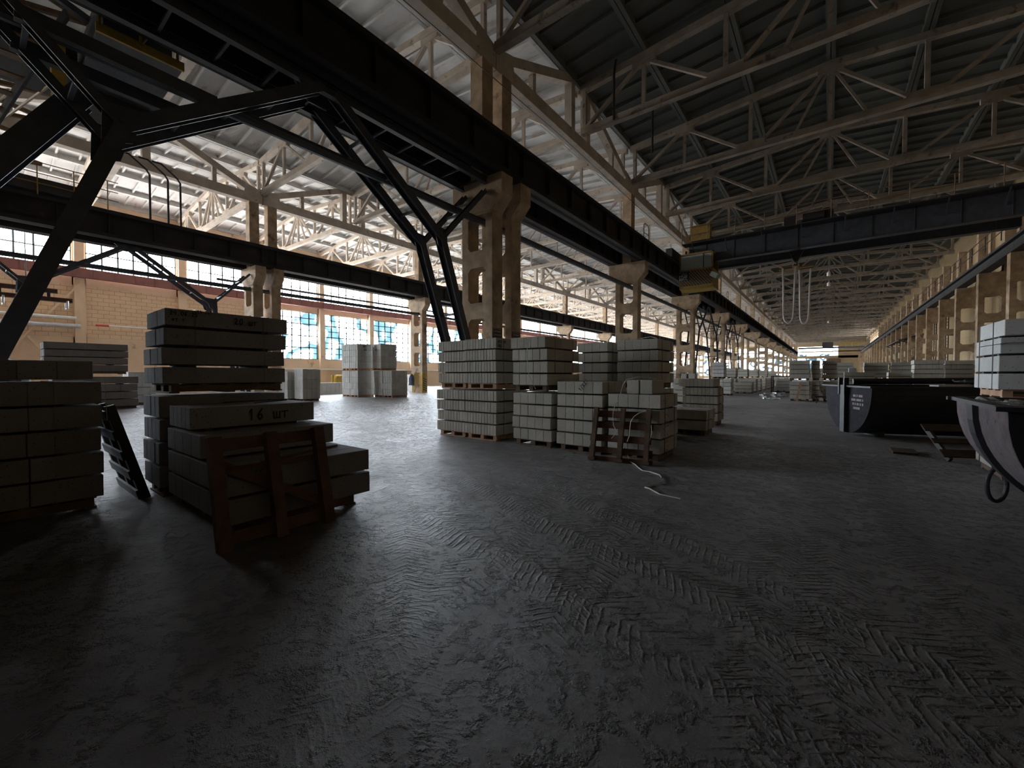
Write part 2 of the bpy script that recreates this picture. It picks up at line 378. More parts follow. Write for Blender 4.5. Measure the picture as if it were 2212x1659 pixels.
# far wall
mb = MB(); t0, t1 = YE, YE+.3
mb.box(XL-.3, XW+.3, t0, t1, 11.2, 15.6).box(XL-.3, XW+.3, t0, t1, 9.25, 9.55).box(XL-.3, XW+.3, t0, t1, 7.15, 7.95).box(XL-.3, XW+.3, t0, t1, 0, 1.0)
mb.box(2.6, XW+.3, t0, t1, 1.0, 11.2).box(-.6, 2.6, t0, t1, 1.0, 7.2)
for x in (-42.9, -36, -28.3, -18.3, -9.3): mb.box(x-.5, x+.5, t0, t1, .9, 11.3)
struct(mb.build('wall_far', M['wallend']))
for a, b in ((-42.4,-36.5), (-35.5,-28.8), (-27.8,-18.8), (-17.8,-9.8), (-8.8,-.6)):
    window('y', YE+.15, a, b, 1.0, 7.15, 8, 5, 2, 'glass2')
for a, b in ((-42.4,-36.5), (-35.5,-28.8), (-27.8,-18.8), (-17.8,-9.8), (-8.8, 2.6)):
    window('y', YE+.15, a, b, 7.95, 9.25, 8, 1, 2, 'glass2'); window('y', YE+.15, a, b, 9.55, 11.2, 8, 1, 2, 'glass2')
# slatted gate in the far wall and the dark doorway in the right wall
d = MB(); d.box(-.1, 3.3, YE-.12, YE-.04, 0, 7.0); d = struct(d.build('door_1', M['rail']))
s = MB()
for i in range(22): s.box(-.1, 3.3, YE-.17, YE-.12, .2+.3*i, .32+.3*i)
s.build('slats', M['redwood'], d)
d = struct(MB().box(XW-.12, XW-.02, 77, 84, 0, 5.4).build('door_2', M['dark'])); MB().box(XW-.2, XW-.12, 84, 89, 0, 5.4).build('door_leaf', M['steel'], d)
c = empty('canopy', (XW, 82, 5.6), 'dark sloping canopy over the black doorway in the right wall', 'canopy')
MB().prism([(XW, 6.7), (XW-2.4, 6.0), (XW-2.4, 6.1), (XW, 6.85)], 'y', 75, 91).build('canopy_sheet', M['blacksteel'], c)
for y in (75.5, 83, 90.5): MB().bar((XW, y, 5.4), (XW-2.3, y, 6.0), .1, .1).build('bracket', M['blacksteel'], c)

# ------------------------------------------------------------ columns
J0 = 10.8
ROWY = [J0-.5, J0+.5] + [J0+12*i for i in range(1, 14)]
ROWB = [J0-12] + ROWY
def rect_holes(mb, xa, xb, y0, y1, holes, zt, ch=.12):
    """two branches with chamfered openings between them"""
    z = 0
    for (h0, h1) in holes:
        mb.box(xa, xb, y0, y1, z, h0)
        for (cx, cz, sx_, sz) in ((xa,h0,1,1),(xb,h0,-1,1),(xa,h1,1,-1),(xb,h1,-1,-1)):
            mb.prism([(cx,cz),(cx+sx_*ch,cz),(cx,cz+sz*ch)], 'y', y0, y1)
        z = h1
    mb.box(xa, xb, y0, y1, z, zt)
HOLES = [(.55,1.65),(2.2,3.3),(3.82,4.95),(5.5,6.62)]
def make_column(x, y, label, group, both=True):
    t = empty('concrete_column', (x, y, 0), label, 'column', group); y0, y1 = y-.26, y+.26
    m = MB()
    for s in (-1, 1): m.box(x+s*.515-.135, x+s*.515+.135, y0, y1, 0, 6.75)
    rect_holes(m, x-.38, x+.38, y0, y1, HOLES, 6.75)
    m.build('lower_shaft', M['column'], t)
    if both: poly = [(x-.65,6.7),(x+.65,6.7),(x+1.05,7.15),(x+1.05,7.75),(x-1.05,7.75),(x-1.05,7.15)]
    else: poly = [(x-.65,6.7),(x+.65,6.7),(x+.65,8.15),(x-.65,8.15)]
    MB().prism(poly, 'y', y0-.02, y1+.02).build('corbel', M['column'], t)
    xu = x if both else x+.7
    MB().box(xu-.25, xu+.25, y0, y1, 7.75 if both else 7.6, 11.6 if both else H0).build('upper_shaft', M['column'], t)
    return t
ordw = ['first','second','third','fourth','fifth','sixth','seventh','eighth','ninth','tenth','eleventh','twelfth','thirteenth','fourteenth','fifteenth','sixteenth','seventeenth','eighteenth','nineteenth','twentieth','twenty-first','twenty-second','twenty-third','twenty-fourth','twenty-fifth','twenty-sixth','twenty-seventh','twenty-eighth','twenty-ninth','thirtieth','thirty-first','thirty-second','thirty-third']
proto = make_column(XR, ROWY[0], 'near column of the tall pair behind the central block stacks, tan openwork concrete', 'columns between right and middle hall')
for i, y in enumerate(ROWY[1:]):
    lb = 'far column of the tall pair behind the central block stacks, tan openwork concrete' if i == 0 else 'single openwork concrete column, %s beyond the tall pair in the crane row' % ordw[i-1]
    dup(proto, (XR, y, 0), lb)
dup(proto, (XR, J0-12, 0), 'openwork concrete column behind the left edge of view where the steel brace lands')
for i, y in enumerate(ROWB):
    lb = ['openwork concrete column of the far row, before the pair on the left', 'near column of the far pair left of centre, rising behind the tall slab stack', 'far column of the far pair left of centre, rising behind the tall slab stack'][i] if i < 3 else 'openwork concrete column of the window side row, %s beyond its pair' % ordw[i-3]
    dup(proto, (XM, y, 0), lb, 'columns between middle and left hall')
pr = None; k = 0; y = J0-12
while y < YE:
    lb = 'tan openwork wall column along the right wall, %s from the near end' % ordw[k]
    if pr is None: pr = make_column(8.45, y, lb, 'columns along the right wall', False)
    else: dup(pr, (8.45, y, 0), lb)
    y += 6; k += 1
# yellow and black warning paint round the feet of some columns
for (x, y, h) in ((XM, J0+12, 1.6), (XR, J0+24, 1.3)):
    t = next(o for o in bpy.data.objects if o.type == 'EMPTY' and abs(o.location.x-x) < .01 and abs(o.location.y-y) < .01 and o.name.startswith('concrete_column'))
    for s in (-1, 1):
        q = MB().box(x+s*.515-.14, x+s*.515+.14, y-.265, y-.261, 0, h).box(x+s*.515+.1355, x+s*.515+.14, y-.265, y+.265, 0, h).build('painted_foot', M['yellow'], t); q['label'] = 'yellow painted foot'
    mb = MB()
    for i in range(6): mb.bar((x+.664, y-.2, .3+i*.18), (x+.664, y+.2, .15+i*.18), .012, .06)
    mb.build('hatching', M['blacksteel'], t)

# ------------------------------------------------------------ crane beams, rails, sub-trusses
def beam(x, y0, y1, label, group):
    t = empty('crane_beam', (x, (y0+y1)/2, 7.75), label, 'crane beam', group)
    m = MB(); z = 7.75; zl = 7.75 if x < 0 else 8.15
    m.box(x-.30, x+.30, y0+.01, y1-.01, z+1.05, z+1.18); m.box(x-.09, x+.09, y0+.01, y1-.01, zl, z+1.08); m.box(x-.28, x+.28, y0+.01, y1-.01, zl, zl+.16)
    k = y0+.4
    while k < y1 and x < 0: m.box(x-.25, x+.25, k-.02, k+.02, zl+.1, z+1.08); k += 1.6
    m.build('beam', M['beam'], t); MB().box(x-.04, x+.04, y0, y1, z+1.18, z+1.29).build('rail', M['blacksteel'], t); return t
JOIN = [J0-36, J0-24] + [J0-12+12*i for i in range(15)]
sides = [(XR+.8, 'right face of the near column row', 'crane beams on the near row'), (XR-.8, 'left face of the near column row', 'crane beams on the near row'),
         (XM+.8, 'near face of the window side column row', 'crane beams on the far row'), (XM-.8, 'window face of the far column row', 'crane beams on the far row'),
         (8.05, 'right wall columns', 'crane beams on the right wall')]
for x, nm, g in sides:
    p = None
    for i, yj in enumerate(JOIN[:-1]):
        y0, y1 = yj, yj+12
        if y0 < YB: y0 = YB
        y1 = min(y1, YE)
        lb = 'dark crane runway beam on the %s, %s bay from the near end' % (nm, ordw[i])
        if p is None or y1-y0 < 11.9: q = beam(x, y0, y1, lb, g)
        else: q = dup(p, (x, (y0+y1)/2, 7.75), lb)
        if y1-y0 > 11.9 and p is None: p = q
def subtruss(x, y0, y1, label, group):
    t = empty('eaves_truss', (x, (y0+y1)/2, 11.6), label, 'roof truss', group); ym = (y0+y1)/2
    MB().box(x-.2, x+.2, y0+.02, y1-.02, 11.6, 12.1).build('bottom_chord', M['truss'], t)
    for s, ye in ((-1, y0), (1, y1)):
        MB().bar((x, ye-s*.25, 12.15), (x, ym+s*.8, 14.25), .34, .34, (1,0,0)).build('strut', M['truss'], t)
        MB().box(x-.17, x+.17, ym+s*.72-.16, ym+s*.72+.16, 12.1, 14.2).build('post', M['truss'], t)
        MB().prism([(ye-s*.02, 11.9), (ye-s*1.0, 12.0), (ye-s*.9, 12.6), (ye-s*.02, 12.35)], 'x', x-.2, x+.2).build('end_block', M['truss'], t)
    MB().box(x-.17, x+.17, ym-.95, ym+.95, 14.1, 14.4).build('top_cap', M['truss'], t)
    for s in (-1, 1): MB().box(x-.1, x+.1, ym+s*3.6-.1, ym+s*3.6+.1, 12.05, 13.1).build('hanger', M['truss'], t)
    return t
for x, nm in ((XR, 'near'), (XM, 'far')):
    p = None
    for i, yj in enumerate(JOIN[2:-1]):
        lb = 'A-shaped concrete truss along the %s column row, %s bay' % (nm, ordw[i])
        p2 = subtruss(x, yj, yj+12, lb, 'trusses along the column rows') if p is None else dup(p, (x, yj+6, 11.6), lb); p = p or p2
# steel tie pipe along each row, at the height of the top openings
for x, nm in ((XR, 'near'), (XM, 'far')):
    tag(MB().tube([(x, -1.0, 6.5), (x, YE, 6.5)], .115, 10).build('tie_pipe', M['steel']), 'long dark steel tie pipe threading the top openings of the %s column row' % nm, 'pipe')

# ------------------------------------------------------------ roof trusses every 6 m
def truss(a, b, y, label, group, parts=True, mt='truss'):
    L = b-a; t = empty('roof_truss', ((a+b)/2, y, H0), label, 'roof truss', group) if parts else None
    n = 6; X = [a+L*i/n for i in range(n+1)]
    top = lambda x: zc(x, a, b)-.12
    g = {'bottom_chord': [], 'top_chord': [], 'diagonal': [], 'post': []}
    g['bottom_chord'].append(MB().box(a+.22, b-.22, y-.13, y+.13, H0, H0+.28))
    m = (a+b)/2; mb = MB()
    for x0, x1 in ((a+.1, m), (m, b-.1)): mb.prism([(x0, top(x0)-.16), (x1, top(x1)-.16), (x1, top(x1)+.12), (x0, top(x0)+.12)], 'y', y-.13, y+.13)
    for i in (1, 3, 5): mb.box(X[i]-.45, X[i]+.45, y-.11, y+.11, top(X[i])-.38, top(X[i])-.1)
    g['top_chord'].append(mb); zb = H0+.22
    for i in (1, 3, 5):
        for s in (-1, 1):
            xe = X[i+s]+(-s*.35); g['diagonal'].append(MB().bar((X[i]+s*.25, y, top(X[i])-.3), (xe, y, zb), .13, .15, (0,1,0)))
        g['post'].append(MB().box(X[i]-.07, X[i]+.07, y-.07, y+.07, zb, top(X[i])-.2))
    for i in (0, 2, 4, 6):
        xx = X[i] + (.35 if i == 0 else -.35 if i == 6 else 0); g['post'].append(MB().box(xx-.08, xx+.08, y-.08, y+.08, zb, top(xx)))
    for i in (2, 4): g['bottom_chord'][0].box(X[i]-.6, X[i]+.6, y-.11, y+.11, H0+.2, H0+.45)
    for s in (-1, 1): g['diagonal'].append(MB().bar((m+s*.12, y, top(m)-.3), (m+s*1.25, y, zb), .1, .1, (0,1,0)))
    if parts:
        for nm, l in g.items():
            for q in l: q.build(nm, M[mt], t)
        return t
    z = MB()
    for l in g.values():
        for q in l:
            k = len(z.v); z.v += q.v; z.f += [tuple(i+k for i in f) for f in q.f]
    return tag(z.build('roof_truss', M[mt], org=((a+b)/2, y, H0)), label, 'roof truss', group)
for a, b, nm, mt in HALLS:
    p = None; q = None; y = J0-18; i = 0
    while y < YE:
        if y > YB:
            lb = 'pale concrete roof truss over the %s hall, %s from the near end' % (nm, ordw[i]); g = 'roof trusses of the %s hall' % nm
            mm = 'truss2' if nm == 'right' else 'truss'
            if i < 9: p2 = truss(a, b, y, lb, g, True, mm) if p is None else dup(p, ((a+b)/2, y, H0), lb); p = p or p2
            else: p2 = truss(a, b, y, lb, g, False, mm) if q is None else dup(q, ((a+b)/2, y, H0), lb); q = q or p2
            i += 1
        y += 6

# ------------------------------------------------------------ steel portal bracing between columns
def bracing(x, yc, zt, label, group=None, heavy=1.0, flip=False):
    """bent ladder-like legs from the middle of the crane beam down to both columns"""
    t = empty('portal_brace', (x, yc, 0), label, 'steel bracing', group)
    for s in (-1, 1):
        top = (yc+s*.15, zt-.13); knee = (yc+s*3.3, 5.3); foot = (yc+s*5.1, .3); corb = (yc+s*5.17, 7.3)
        mb = MB()
        for dx in (-.45, .40):
            mb.ibeam((x+dx, top[0], top[1]), (x+dx, knee[0], knee[1]), .2*heavy, .22*heavy, .02, (1,0,0))
            mb.ibeam((x+dx, knee[0], knee[1]), (x+dx, foot[0], foot[1]), .2*heavy, .24*heavy, .02, (1,0,0))
        mb.build('leg', M['steel'], t)
        mb = MB()
        for dx in (-.45, .40): mb.ibeam((x+dx, knee[0], knee[1]), (x+dx, corb[0], corb[1]), .12*heavy, .16*heavy, .015, (1,0,0))
        mb.build('knee_brace', M['steel'], t)
        def lerp(p, q, f): return (p[0]+(q[0]-p[0])*f, p[1]+(q[1]-p[1])*f)
        for p, q, n in ((top, knee, 4), (knee, foot, 5), (knee, corb, 4)):
            for i in range(1, n):
                a = lerp(p, q, i/n); MB().bar((x-.45, a[0], a[1]), (x+.40, a[0], a[1]), .06, .06).build('rung', M['steel'], t)
        for dx in (-.47, .42):
            yk, zk = knee; MB().prism([(yk-s*.28, zk+.34), (yk+s*.22, zk+.30), (yk+s*.24, zk-.32), (yk-s*.12, zk-.2)], 'x', x+dx-.012, x+dx+.012).build('gusset', M['steel'], t)
    mb = MB(); mb.prism([(yc-.5, zt), (yc+.5, zt), (yc+.2, zt-.3), (yc-.2, zt-.3)], 'x', x-.02, x+.02); mb.build('apex_plate', M['steel'], t)
    return t
b1 = bracing(XR, J0-6, 7.75, 'big dark steel V brace with rungs, crossing the upper left before the tall column pair', 'portal braces', 1.05)
mb = MB()
for dx in (-.45, .40): mb.bar((XR+dx, 2.75, 6.3), (XR+dx, .45, 6.35), .12, .2)
mb.build('tie', M['steel'], b1)
MB().ibeam((XR-1.0, 1.25, 6.2), (XR-1.0, -1.4, 1.9), .34, .5, .03, (1,0,0)).build('raking_beam', M['steel'], b1)
bracing(XM, J0-6, 7.75, 'thin dark V brace of the far column row against the tan block wall', 'portal braces', .8)
bracing(XR, J0+30, 7.75, 'crossed steel brace with rungs beyond the third column of the near row', 'portal braces', .5)
bracing(XR, J0+42, 7.75, 'crossed steel brace with rungs beyond the fourth column of the near row', 'portal braces', .5)
# horizontal lattice between the heads of the brace, just under the crane beams
t = empty('lattice_tie', (XR, J0-6, 7.6), 'dark horizontal ladder-like lattice under the big near crane beam, ending at the tall columns', 'steel bracing')
for dx in (-.52, .45): MB().ibeam((XR+dx, -.75, 7.60), (XR+dx, J0-.8, 7.60), .14, .2).build('chord', M['steel'], t)
y = -.4
while y < J0-1: MB().bar((XR-.5, y, 7.6), (XR+.43, y, 7.6), .05, .06).build('rung', M['steel'], t); y += .85
# wires strung beside the near row
mb = MB()
for dx, z in ((1.5, 9.9), (-1.5, 10.0)): mb.tube([(XR+dx, YB+i*8, z-.12*(i%2)) for i in range(24)], .012, 5)
tag(mb.build('trolley_wires', M['blacksteel']), 'thin dark wires strung along the near column row above the beams', 'cable')
# pipe loops beside the upper shafts (right side of the near row)
def hoop(x, y, z, w, h): return [(x, y, z), (x, y, z+h-.15), (x, y+.15, z+h), (x, y+w-.15, z+h), (x, y+w, z+h-.15), (x, y+w, z)]
p = None
for i in range(2, 14):
    y = J0+12*(i-1)+.35; loc = (XR+.75, y, 8.93); lb = 'tubular guard hoop on the crane beam beside the %s single column' % ordw[i-2]
    if p is None: p = tag(MB().tube(hoop(XR+.75, y, 8.93, .8, 1.1), .025, 6).tube([(XR+.75, y, 9.5), (XR+.75, y+.8, 9.5)], .02, 6).build('guard_hoop', M['rail'], org=loc), lb, 'guard rail', 'guard hoops on the crane beam')
    else: dup(p, loc, lb)
for y, l in ((5.5,'left'),(6.2,'middle'),(6.7,'right')):
    tag(MB().tube([(XM+.75, y, 8.93), (XM+.75, y, 11.2), (XM+.75, y-.12, 11.4), (XM+.75, y-.75, 11.9), (XM+.75, y-1.1, 11.9)], .045, 8).build('bent_pipe', M['blacksteel']), 'bent dark vent pipe above the far crane beam, %s of three' % l, 'pipe', 'three bent pipes')
t = empty('walkway_railing', (XM+1.3, 0, 9), 'thin yellowish handrail on the far crane beam at upper left', 'railing')
mb = MB(); 
for z in (9.4, 9.8, 10.25): mb.tube([(XM+1.1, YB+2, z), (XM+1.1, 4.3, z)], .02, 6)
mb.build('rails', M['dyellow'], t); mb = MB(); y = YB+2
while y < 4.4: mb.tube([(XM+1.1, y, 8.93), (XM+1.1, y, 10.25)], .022, 6); y += 1.05
mb.build('posts', M['dyellow'], t)

# ------------------------------------------------------------ left wall fittings
t = empty('wall_crane_girder', (XL+.6, 80, 8.5), 'red oxide steel girder running below the high left windows', 'girder')
mb = MB().box(XL+.34, XL+.7, YB, YE, 8.46, 9.1); y = YB+.5
while y < 90: mb.box(XL+.7, XL+.76, y, y+.03, 8.46, 9.1); y += 1.15
mb.build('girder', M['redsteel'], t)
t = empty('wall_ledge', (XL+.5, 60, 2.0), 'pale narrow ledge along the foot of the low left windows', 'ledge')
MB().box(XL+.01, XL+.45, 17, 110, 2.0, 2.14).build('ledge_board', M['white'], t)
t = tag(MB().tube([(XL+1.4, 13, 9.7), (XL+1.4, 48, 9.9)], .11, 10).build('service_pipe', M['blacksteel']), 'dark service pipe passing in front of the high left windows', 'pipe')
for y in (16.95, 22.95, 28.95, 34.95, 40.95, 46.95): MB().box(XL+.2, XL+1.5, y-.04, y+.04, 9.50, 9.58).build('bracket', M['blacksteel'], t)
tag(MB().tube([(XL+.7, YB, 4.95), (XL+.7, 4.9, 4.95)], .16, 10).build('silver_pipe', M['galv']), 'thick silver pipe low on the tan block wall at far left', 'pipe', 'silver pipes on the block wall')
tag(MB().tube([(XL+.7, YB, 5.5), (XL+.7, 4.7, 5.5)], .11, 10).build('silver_pipe', M['white']), 'white pipe above the thick silver pipe on the tan block wall', 'pipe', 'silver pipes on the block wall')
t = empty('wall_pipe', (XL+.5, 8, 5), 'white pipe with a red striped end, low on the block wall between pilasters', 'pipe')
MB().tube([(XL+.5, 6.4, 5.12), (XL+.5, 10.6, 5.12)], .07, 8).build('white_length', M['white'], t); MB().tube([(XL+.5, 5.7, 5.12), (XL+.5, 6.4, 5.12)], .072, 8).build('striped_end', M['redtube'], t)
t = empty('wall_cross_brace', (XL+.4, 2.5, 0), 'tan steel X brace flat against the block wall at far left', 'steel bracing')
mb = MB().bar((XL+.3, 5.0, 8.1), (XL+.3, .2, 1.0), .12, .16, (1,0,0)).bar((XL+.25, 1.2, 6.0), (XL+.25, 4.4, 1.2), .12, .16, (1,0,0)); mb.build('diagonal', M['ppl'], t)
t = empty('lifting_beam', (-30, 2.4, 5), 'rusty lifting beam with clamps hanging by the tan block wall at far left', 'lifting beam')
MB().ibeam((-30, .7, 5.55), (-30, 2.7, 5.55), .2, .2).build('top_beam', M['redwood'], t)
MB().ibeam((-30, .4, 5.15), (-30, 3.2, 5.15), .24, .2).build('main_beam', M['redwood'], t)
mb = MB()
for y in (.9, 2.4): mb.box(-30.05, -29.95, y-.06, y+.06, 5.2, 5.5)
mb.build('link', M['blacksteel'], t); mb = MB()
for y in (1.0, 3.0): mb.tube([(-30.3, y, 5.1), (-30.3, y, 4.75), (-29.7, y, 4.75), (-29.7, y, 5.1)], .04, 6)
mb.build('clamp', M['galv'], t)
mb = MB().tube([(-30, 1.7, 5.65), (-30, 1.7, 8.4)], .02, 6); mb.build('rope', M['blacksteel'], t)

# ------------------------------------------------------------ pallets and packs of blocks
def pallet_mb(x0, x1, y0, y1, z, h=.12, over=.02):
    m = MB(); t = .022; xs = [x0+.05, (x0+x1)/2, x1-.05]
    for x in xs: m.box(x-.05, x+.05, y0+over, y1-over, z+.02, z+h-t)
    n = max(3, int((y1-y0)/.22)); st = (y1-y0-.1)/(n-1)
    for i in range(n): m.box(x0, x1, y0+i*st, y0+i*st+.1, z+h-t, z+h-.001)
    for y in (y0, (y0+y1)/2-.05, y1-.1): m.box(x0, x1, y, y+.1, z, z+.02)
    return m
def blk(x0, x1, y0, y1, z0, z1, c=.006):
    m = MB(); X = (x0, x0+c, x1-c, x1); Y = (y0, y0+c, y1-c, y1); Z = (z0, z0+c, z1-c, z1)
    # box with chamfered upright and level edges: three crossing prisms share one hull
    v = []; idx = {}
    for a in (0, 3):
        for b in (1, 2):
            for d_ in (1, 2):
                for key, p in ((('x',a,b,d_), (X[a],Y[b],Z[d_])), (('y',b,a,d_), (X[b],Y[a],Z[d_])), (('z',b,d_,a), (X[b],Y[d_],Z[a]))):
                    idx[key] = len(v); v.append(p)
    m.v = v; F = m.f
    g = lambda *k: idx[k]
    for a in (0, 3):
        q = [g('x',a,1,1), g('x',a,2,1), g('x',a,2,2), g('x',a,1,2)]; F.append(tuple(q if a == 3 else q[::-1]))
        q = [g('y',1,a,1), g('y',2,a,1), g('y',2,a,2), g('y',1,a,2)]; F.append(tuple(q[::-1] if a == 3 else q))
        q = [g('z',1,1,a), g('z',2,1,a), g('z',2,2,a), g('z',1,2,a)]; F.append(tuple(q if a == 3 else q[::-1]))
    nb = {0:1, 3:2}
    for a in (0, 3):
        for b in (0, 3):
            A, B = nb[a], nb[b]
            F.append((g('x',a,B,1), g('x',a,B,2), g('y',A,b,2), g('y',A,b,1)))
            F.append((g('x',a,1,B), g('x',a,2,B), g('z',A,2,b), g('z',A,1,b)))
            F.append((g('y',1,a,B), g('y',2,a,B), g('z',2,A,b), g('z',1,A,b)))
    for a in (0, 3):
        for b in (0, 3):
            for d_ in (0, 3): F.append((g('x',a,nb[b],nb[d_]), g('y',nb[a],b,nb[d_]), g('z',nb[a],nb[b],d_)))
    return m
BC = {}
def pack(label, x0, x1, y0, y1, z, nl, nx, ny, lp=.255, ph=.13, mat='block', detail=True, group=None, jit=.006, gap=.030, straps=True, name='block_pack', skew=None, pm='wood', bname='block', inset=.05):
    t = empty(name, ((x0+x1)/2, (y0+y1)/2, z), label, 'block pack', group)
    if ph: pallet_mb(x0+inset, x1-inset, y0+inset, y1-inset, z, ph).build('pallet', M[pm], t)
    bw = (x1-x0)/nx; bl = (y1-y0)/ny; bh = lp-gap; org = Vector(WORG[t.name])
    for l in range(nl):
        zz = z+ph+l*lp; ox = R.uniform(-jit, jit)*2; oy = R.uniform(-jit, jit)*2
        if skew: ox += skew[l][0]; oy += skew[l][1]
        if detail:
            key = (round(bw,4), round(bl,4), round(bh,4), mat)
            for i in range(nx):
                for j in range(ny):
                    c = Vector((x0+bw*(i+.5)+ox+R.uniform(-.001,.001), y0+bl*(j+.5)+oy+R.uniform(-jit, jit)*.5, zz))-org
                    if key not in BC:
                        o = blk(-bw/2+(.0012 if mat != 'blockw' else .004), bw/2-(.0012 if mat != 'blockw' else .004), -bl/2+.002, bl/2-.002, 0, bh).build(bname, M[mat], t, raw=True); BC[key] = o.data
                        o.location = c
                    else:
                        o = bpy.data.objects.new(bname, BC[key]); COL.objects.link(o); o.parent = t; o.location = c
        else:
            m = MB()
            for i in range(nx):
                for j in range(ny): m.box(x0+bw*i+ox+.006, x0+bw*(i+1)+ox-.006, y0+bl*j+oy+.006, y0+bl*(j+1)+oy-.006, zz, zz+bh)
            m.box(x0+.02, x1-.02, y0+.02, y1-.02, zz+.01, zz+bh-.012)
            m.build('block_layer', M[mat], t)
        if l < nl-1:
            m = MB()
            for yy in (y0+(y1-y0)*.2, y0+(y1-y0)*.8): m.box(x0+.04, x1-.04, yy-.04, yy+.04, zz+bh, zz+lp)
            m.build('spacer', M['blacksteel'], t)
    if straps:
        top = z+ph+nl*lp-gap+.004; m = MB()
        for yy in ((y0*.78+y1*.22), (y0*.22+y1*.78)):
            e = .008; P = [(x0-e, yy, z+ph), (x0-e, yy, top), (x1+e, yy, top), (x1+e, yy, z+ph)]; m.ribbon(P, .012, .0015, (0,1,0))
        m.build('strap', M['dstrap'], t)
    return t
G1 = 'double-stacked packs in the central block of stacks'
# central cluster, front faces in line
pack('lower pack of thin blocks at the left front corner of the central stacks', -7.78,-6.83, 7.11,8.31, 0, 4, 10, 2, .257, group=G1, pm='plywood')
pack('lower pack of thin blocks second from the left in the central stacks', -6.81,-5.85, 7.09,8.29, 0, 4, 11, 2, .257, group=G1, pm='plywood')
pack('upper pack of thin blocks at the left front corner, slightly shifted layers', -7.76,-6.83, 7.13,8.33, 1.17, 4, 10, 2, .26, group=G1, pm='plywood', skew=[(0,0),(-.02,0),(-.03,.02),(.0,0)])
pack('upper pack of thin blocks in front of the tall column pair', -6.81,-5.85, 7.08,8.28, 1.17, 4, 11, 2, .262, group=G1, pm='plywood')
pack('lower pack of five square-ended blocks across, third from left in the central front', -5.40,-4.43, 7.11,8.40, 0, 4, 5, 2, .253, group=G1)
pack('upper pack of five square-ended blocks across with a loose white strap on its face', -5.41,-4.53, 7.10,8.45, 1.15, 4, 5, 2, .258, group=G1, skew=[(.02,0),(.01,0),(0,0),(-.03,0)])
pack('five-layer pack at the centre front with black marker scribble on its top row', -4.28,-3.31, 7.09,8.2, 0, 5, 5, 2, .252, group=G1)
pack('four-layer pack behind the leaning pallet, carrying two loose blocks', -3.21,-2.26, 7.12,8.12, 0, 4, 5, 2, .262, group=G1)
for z0, w in ((0,'lower'),(1.17,'upper')):
    pack('%s pack of the rear stack at the right end of the central group' % w, -4.05,-3.08, 9.5,10.72, z0, 4, 5, 2, .262, group='rear packs of the central group')
    pack('%s narrow pack in the gap behind the central front stacks' % w, -5.2,-4.35, 9.6,10.9, z0, 4, 4, 2, .258, group='rear packs of the central group')
for i, (xa, l) in enumerate(((-2.86,'left'),(-2.62,'right'))):
    o = blk(xa, xa+.215, 7.14, 7.76, 1.16, 1.40).build('loose_block', M['block']); tag(o, '%s one of two loose blocks lying on the pack behind the leaning pallet' % l, 'block', 'two loose blocks')
pack('five-layer pack of thin upright blocks right of the central stacks, top row askew', -3.52,-2.54, 13.2,14.05, 0, 5, 9, 1, .252, group='packs right of the central group', skew=[(0,0),(0,0),(0,0),(0,0),(-.12,0)])
pack('low dark two-layer pack beside the floor shadow right of the central stacks', -3.35,-2.33, 10.8,11.75, 0, 2, 3, 1, .262, group='packs right of the central group')
# left foreground: pale grey long slabs
def slabs(label, x0, x1, y0, y1, z, nx, rows, lp, ph, group=None, ends=None, pm='wood'):
    return pack(label, x0, x1, y0, y1, z, rows, nx, 1, lp, ph, mat='blockg', group=group, gap=.034, jit=.01, skew=ends, pm=pm, bname='slab', name='slab_pack')
G2 = 'grey slab packs in the left foreground'
slabs('lower pack of grey slabs under the tallest stack at left', -7.08,-6.38, 1.36,2.80, 0, 4, 4, .285, .13, G2, [(0,0),(.0,.0),(.01,0),(.03,0)])
slabs('top pack of the tallest stack at left, marked 20 in marker on its top slab', -7.08,-6.22, 1.40,2.79, 1.27, 5, 4, .233, .12, G2, [(-.03,-.02),(-.02,0),(.0,.0),(.02,.02)])
t3 = empty('slab_pack', (-5.1, 2.1, 0), 'stepped stack of long slabs behind the leaning frame, 16 written on its top row', 'block pack', G2)
pallet_mb(-6.03,-4.35, 1.45, 2.70, 0, .13).build('pallet', M['redwood'], t3)
for l, (xe, ye, n) in enumerate(((-4.27, 2.84, 7), (-4.27, 2.83, 7), (-4.98, 2.79, 4), (-5.36, 2.74, 5))):
    zz = .13+l*.26; w = (xe+6.1)/n
    for i in range(n):
        o = blk(-6.1+w*i+.0015, -6.1+w*(i+1)-.0015, 1.39+(.02 if l == 3 else 0), ye, zz, zz+.232).build('slab', M['blockg'], t3)
    if l < 3:
        m = MB()
        for yy in (1.6, 2.5): m.box(-6.05, (-4.27,-4.98,-5.36)[l]-.05, yy-.04, yy+.04, zz+.232, zz+.26)
        m.build('spacer', M['wood'], t3)
for l in (1, 2):   # loose lath left on the stepped slabs
    pass
tag(MB().bar((-4.45, 1.75, .632), (-4.8, 2.72, .632), .05, .02).build('lath', M['wood']), 'thin wooden lath lying on the lowest step of the slab stack', 'lath')
# stack cut by the left edge of the frame
G3 = 'stack at the left edge of the frame'
pack('five-layer pack of blocks cut by the left edge of the frame', -7.75,-6.50, -.74, .90, 0, 5, 2, 3, .262, .13, mat='blockg', group=G3, gap=.024, skew=[(0,0),(0,0),(0,0),(0,0),(.01,0)])
for i in range(5):
    y0 = -.56+.29*i
    for j in range(2):
        o = blk(-7.55+.34*j, -7.22+.34*j, y0, y0+.287, 1.444, 1.655).build('loose_block', M['blockg'])
        tag(o, 'grey block of the loose top course at left edge, %s row, %s from near end' % (('back','front')[j], ordw[i]), 'block', 'loose top course at the left frame edge')
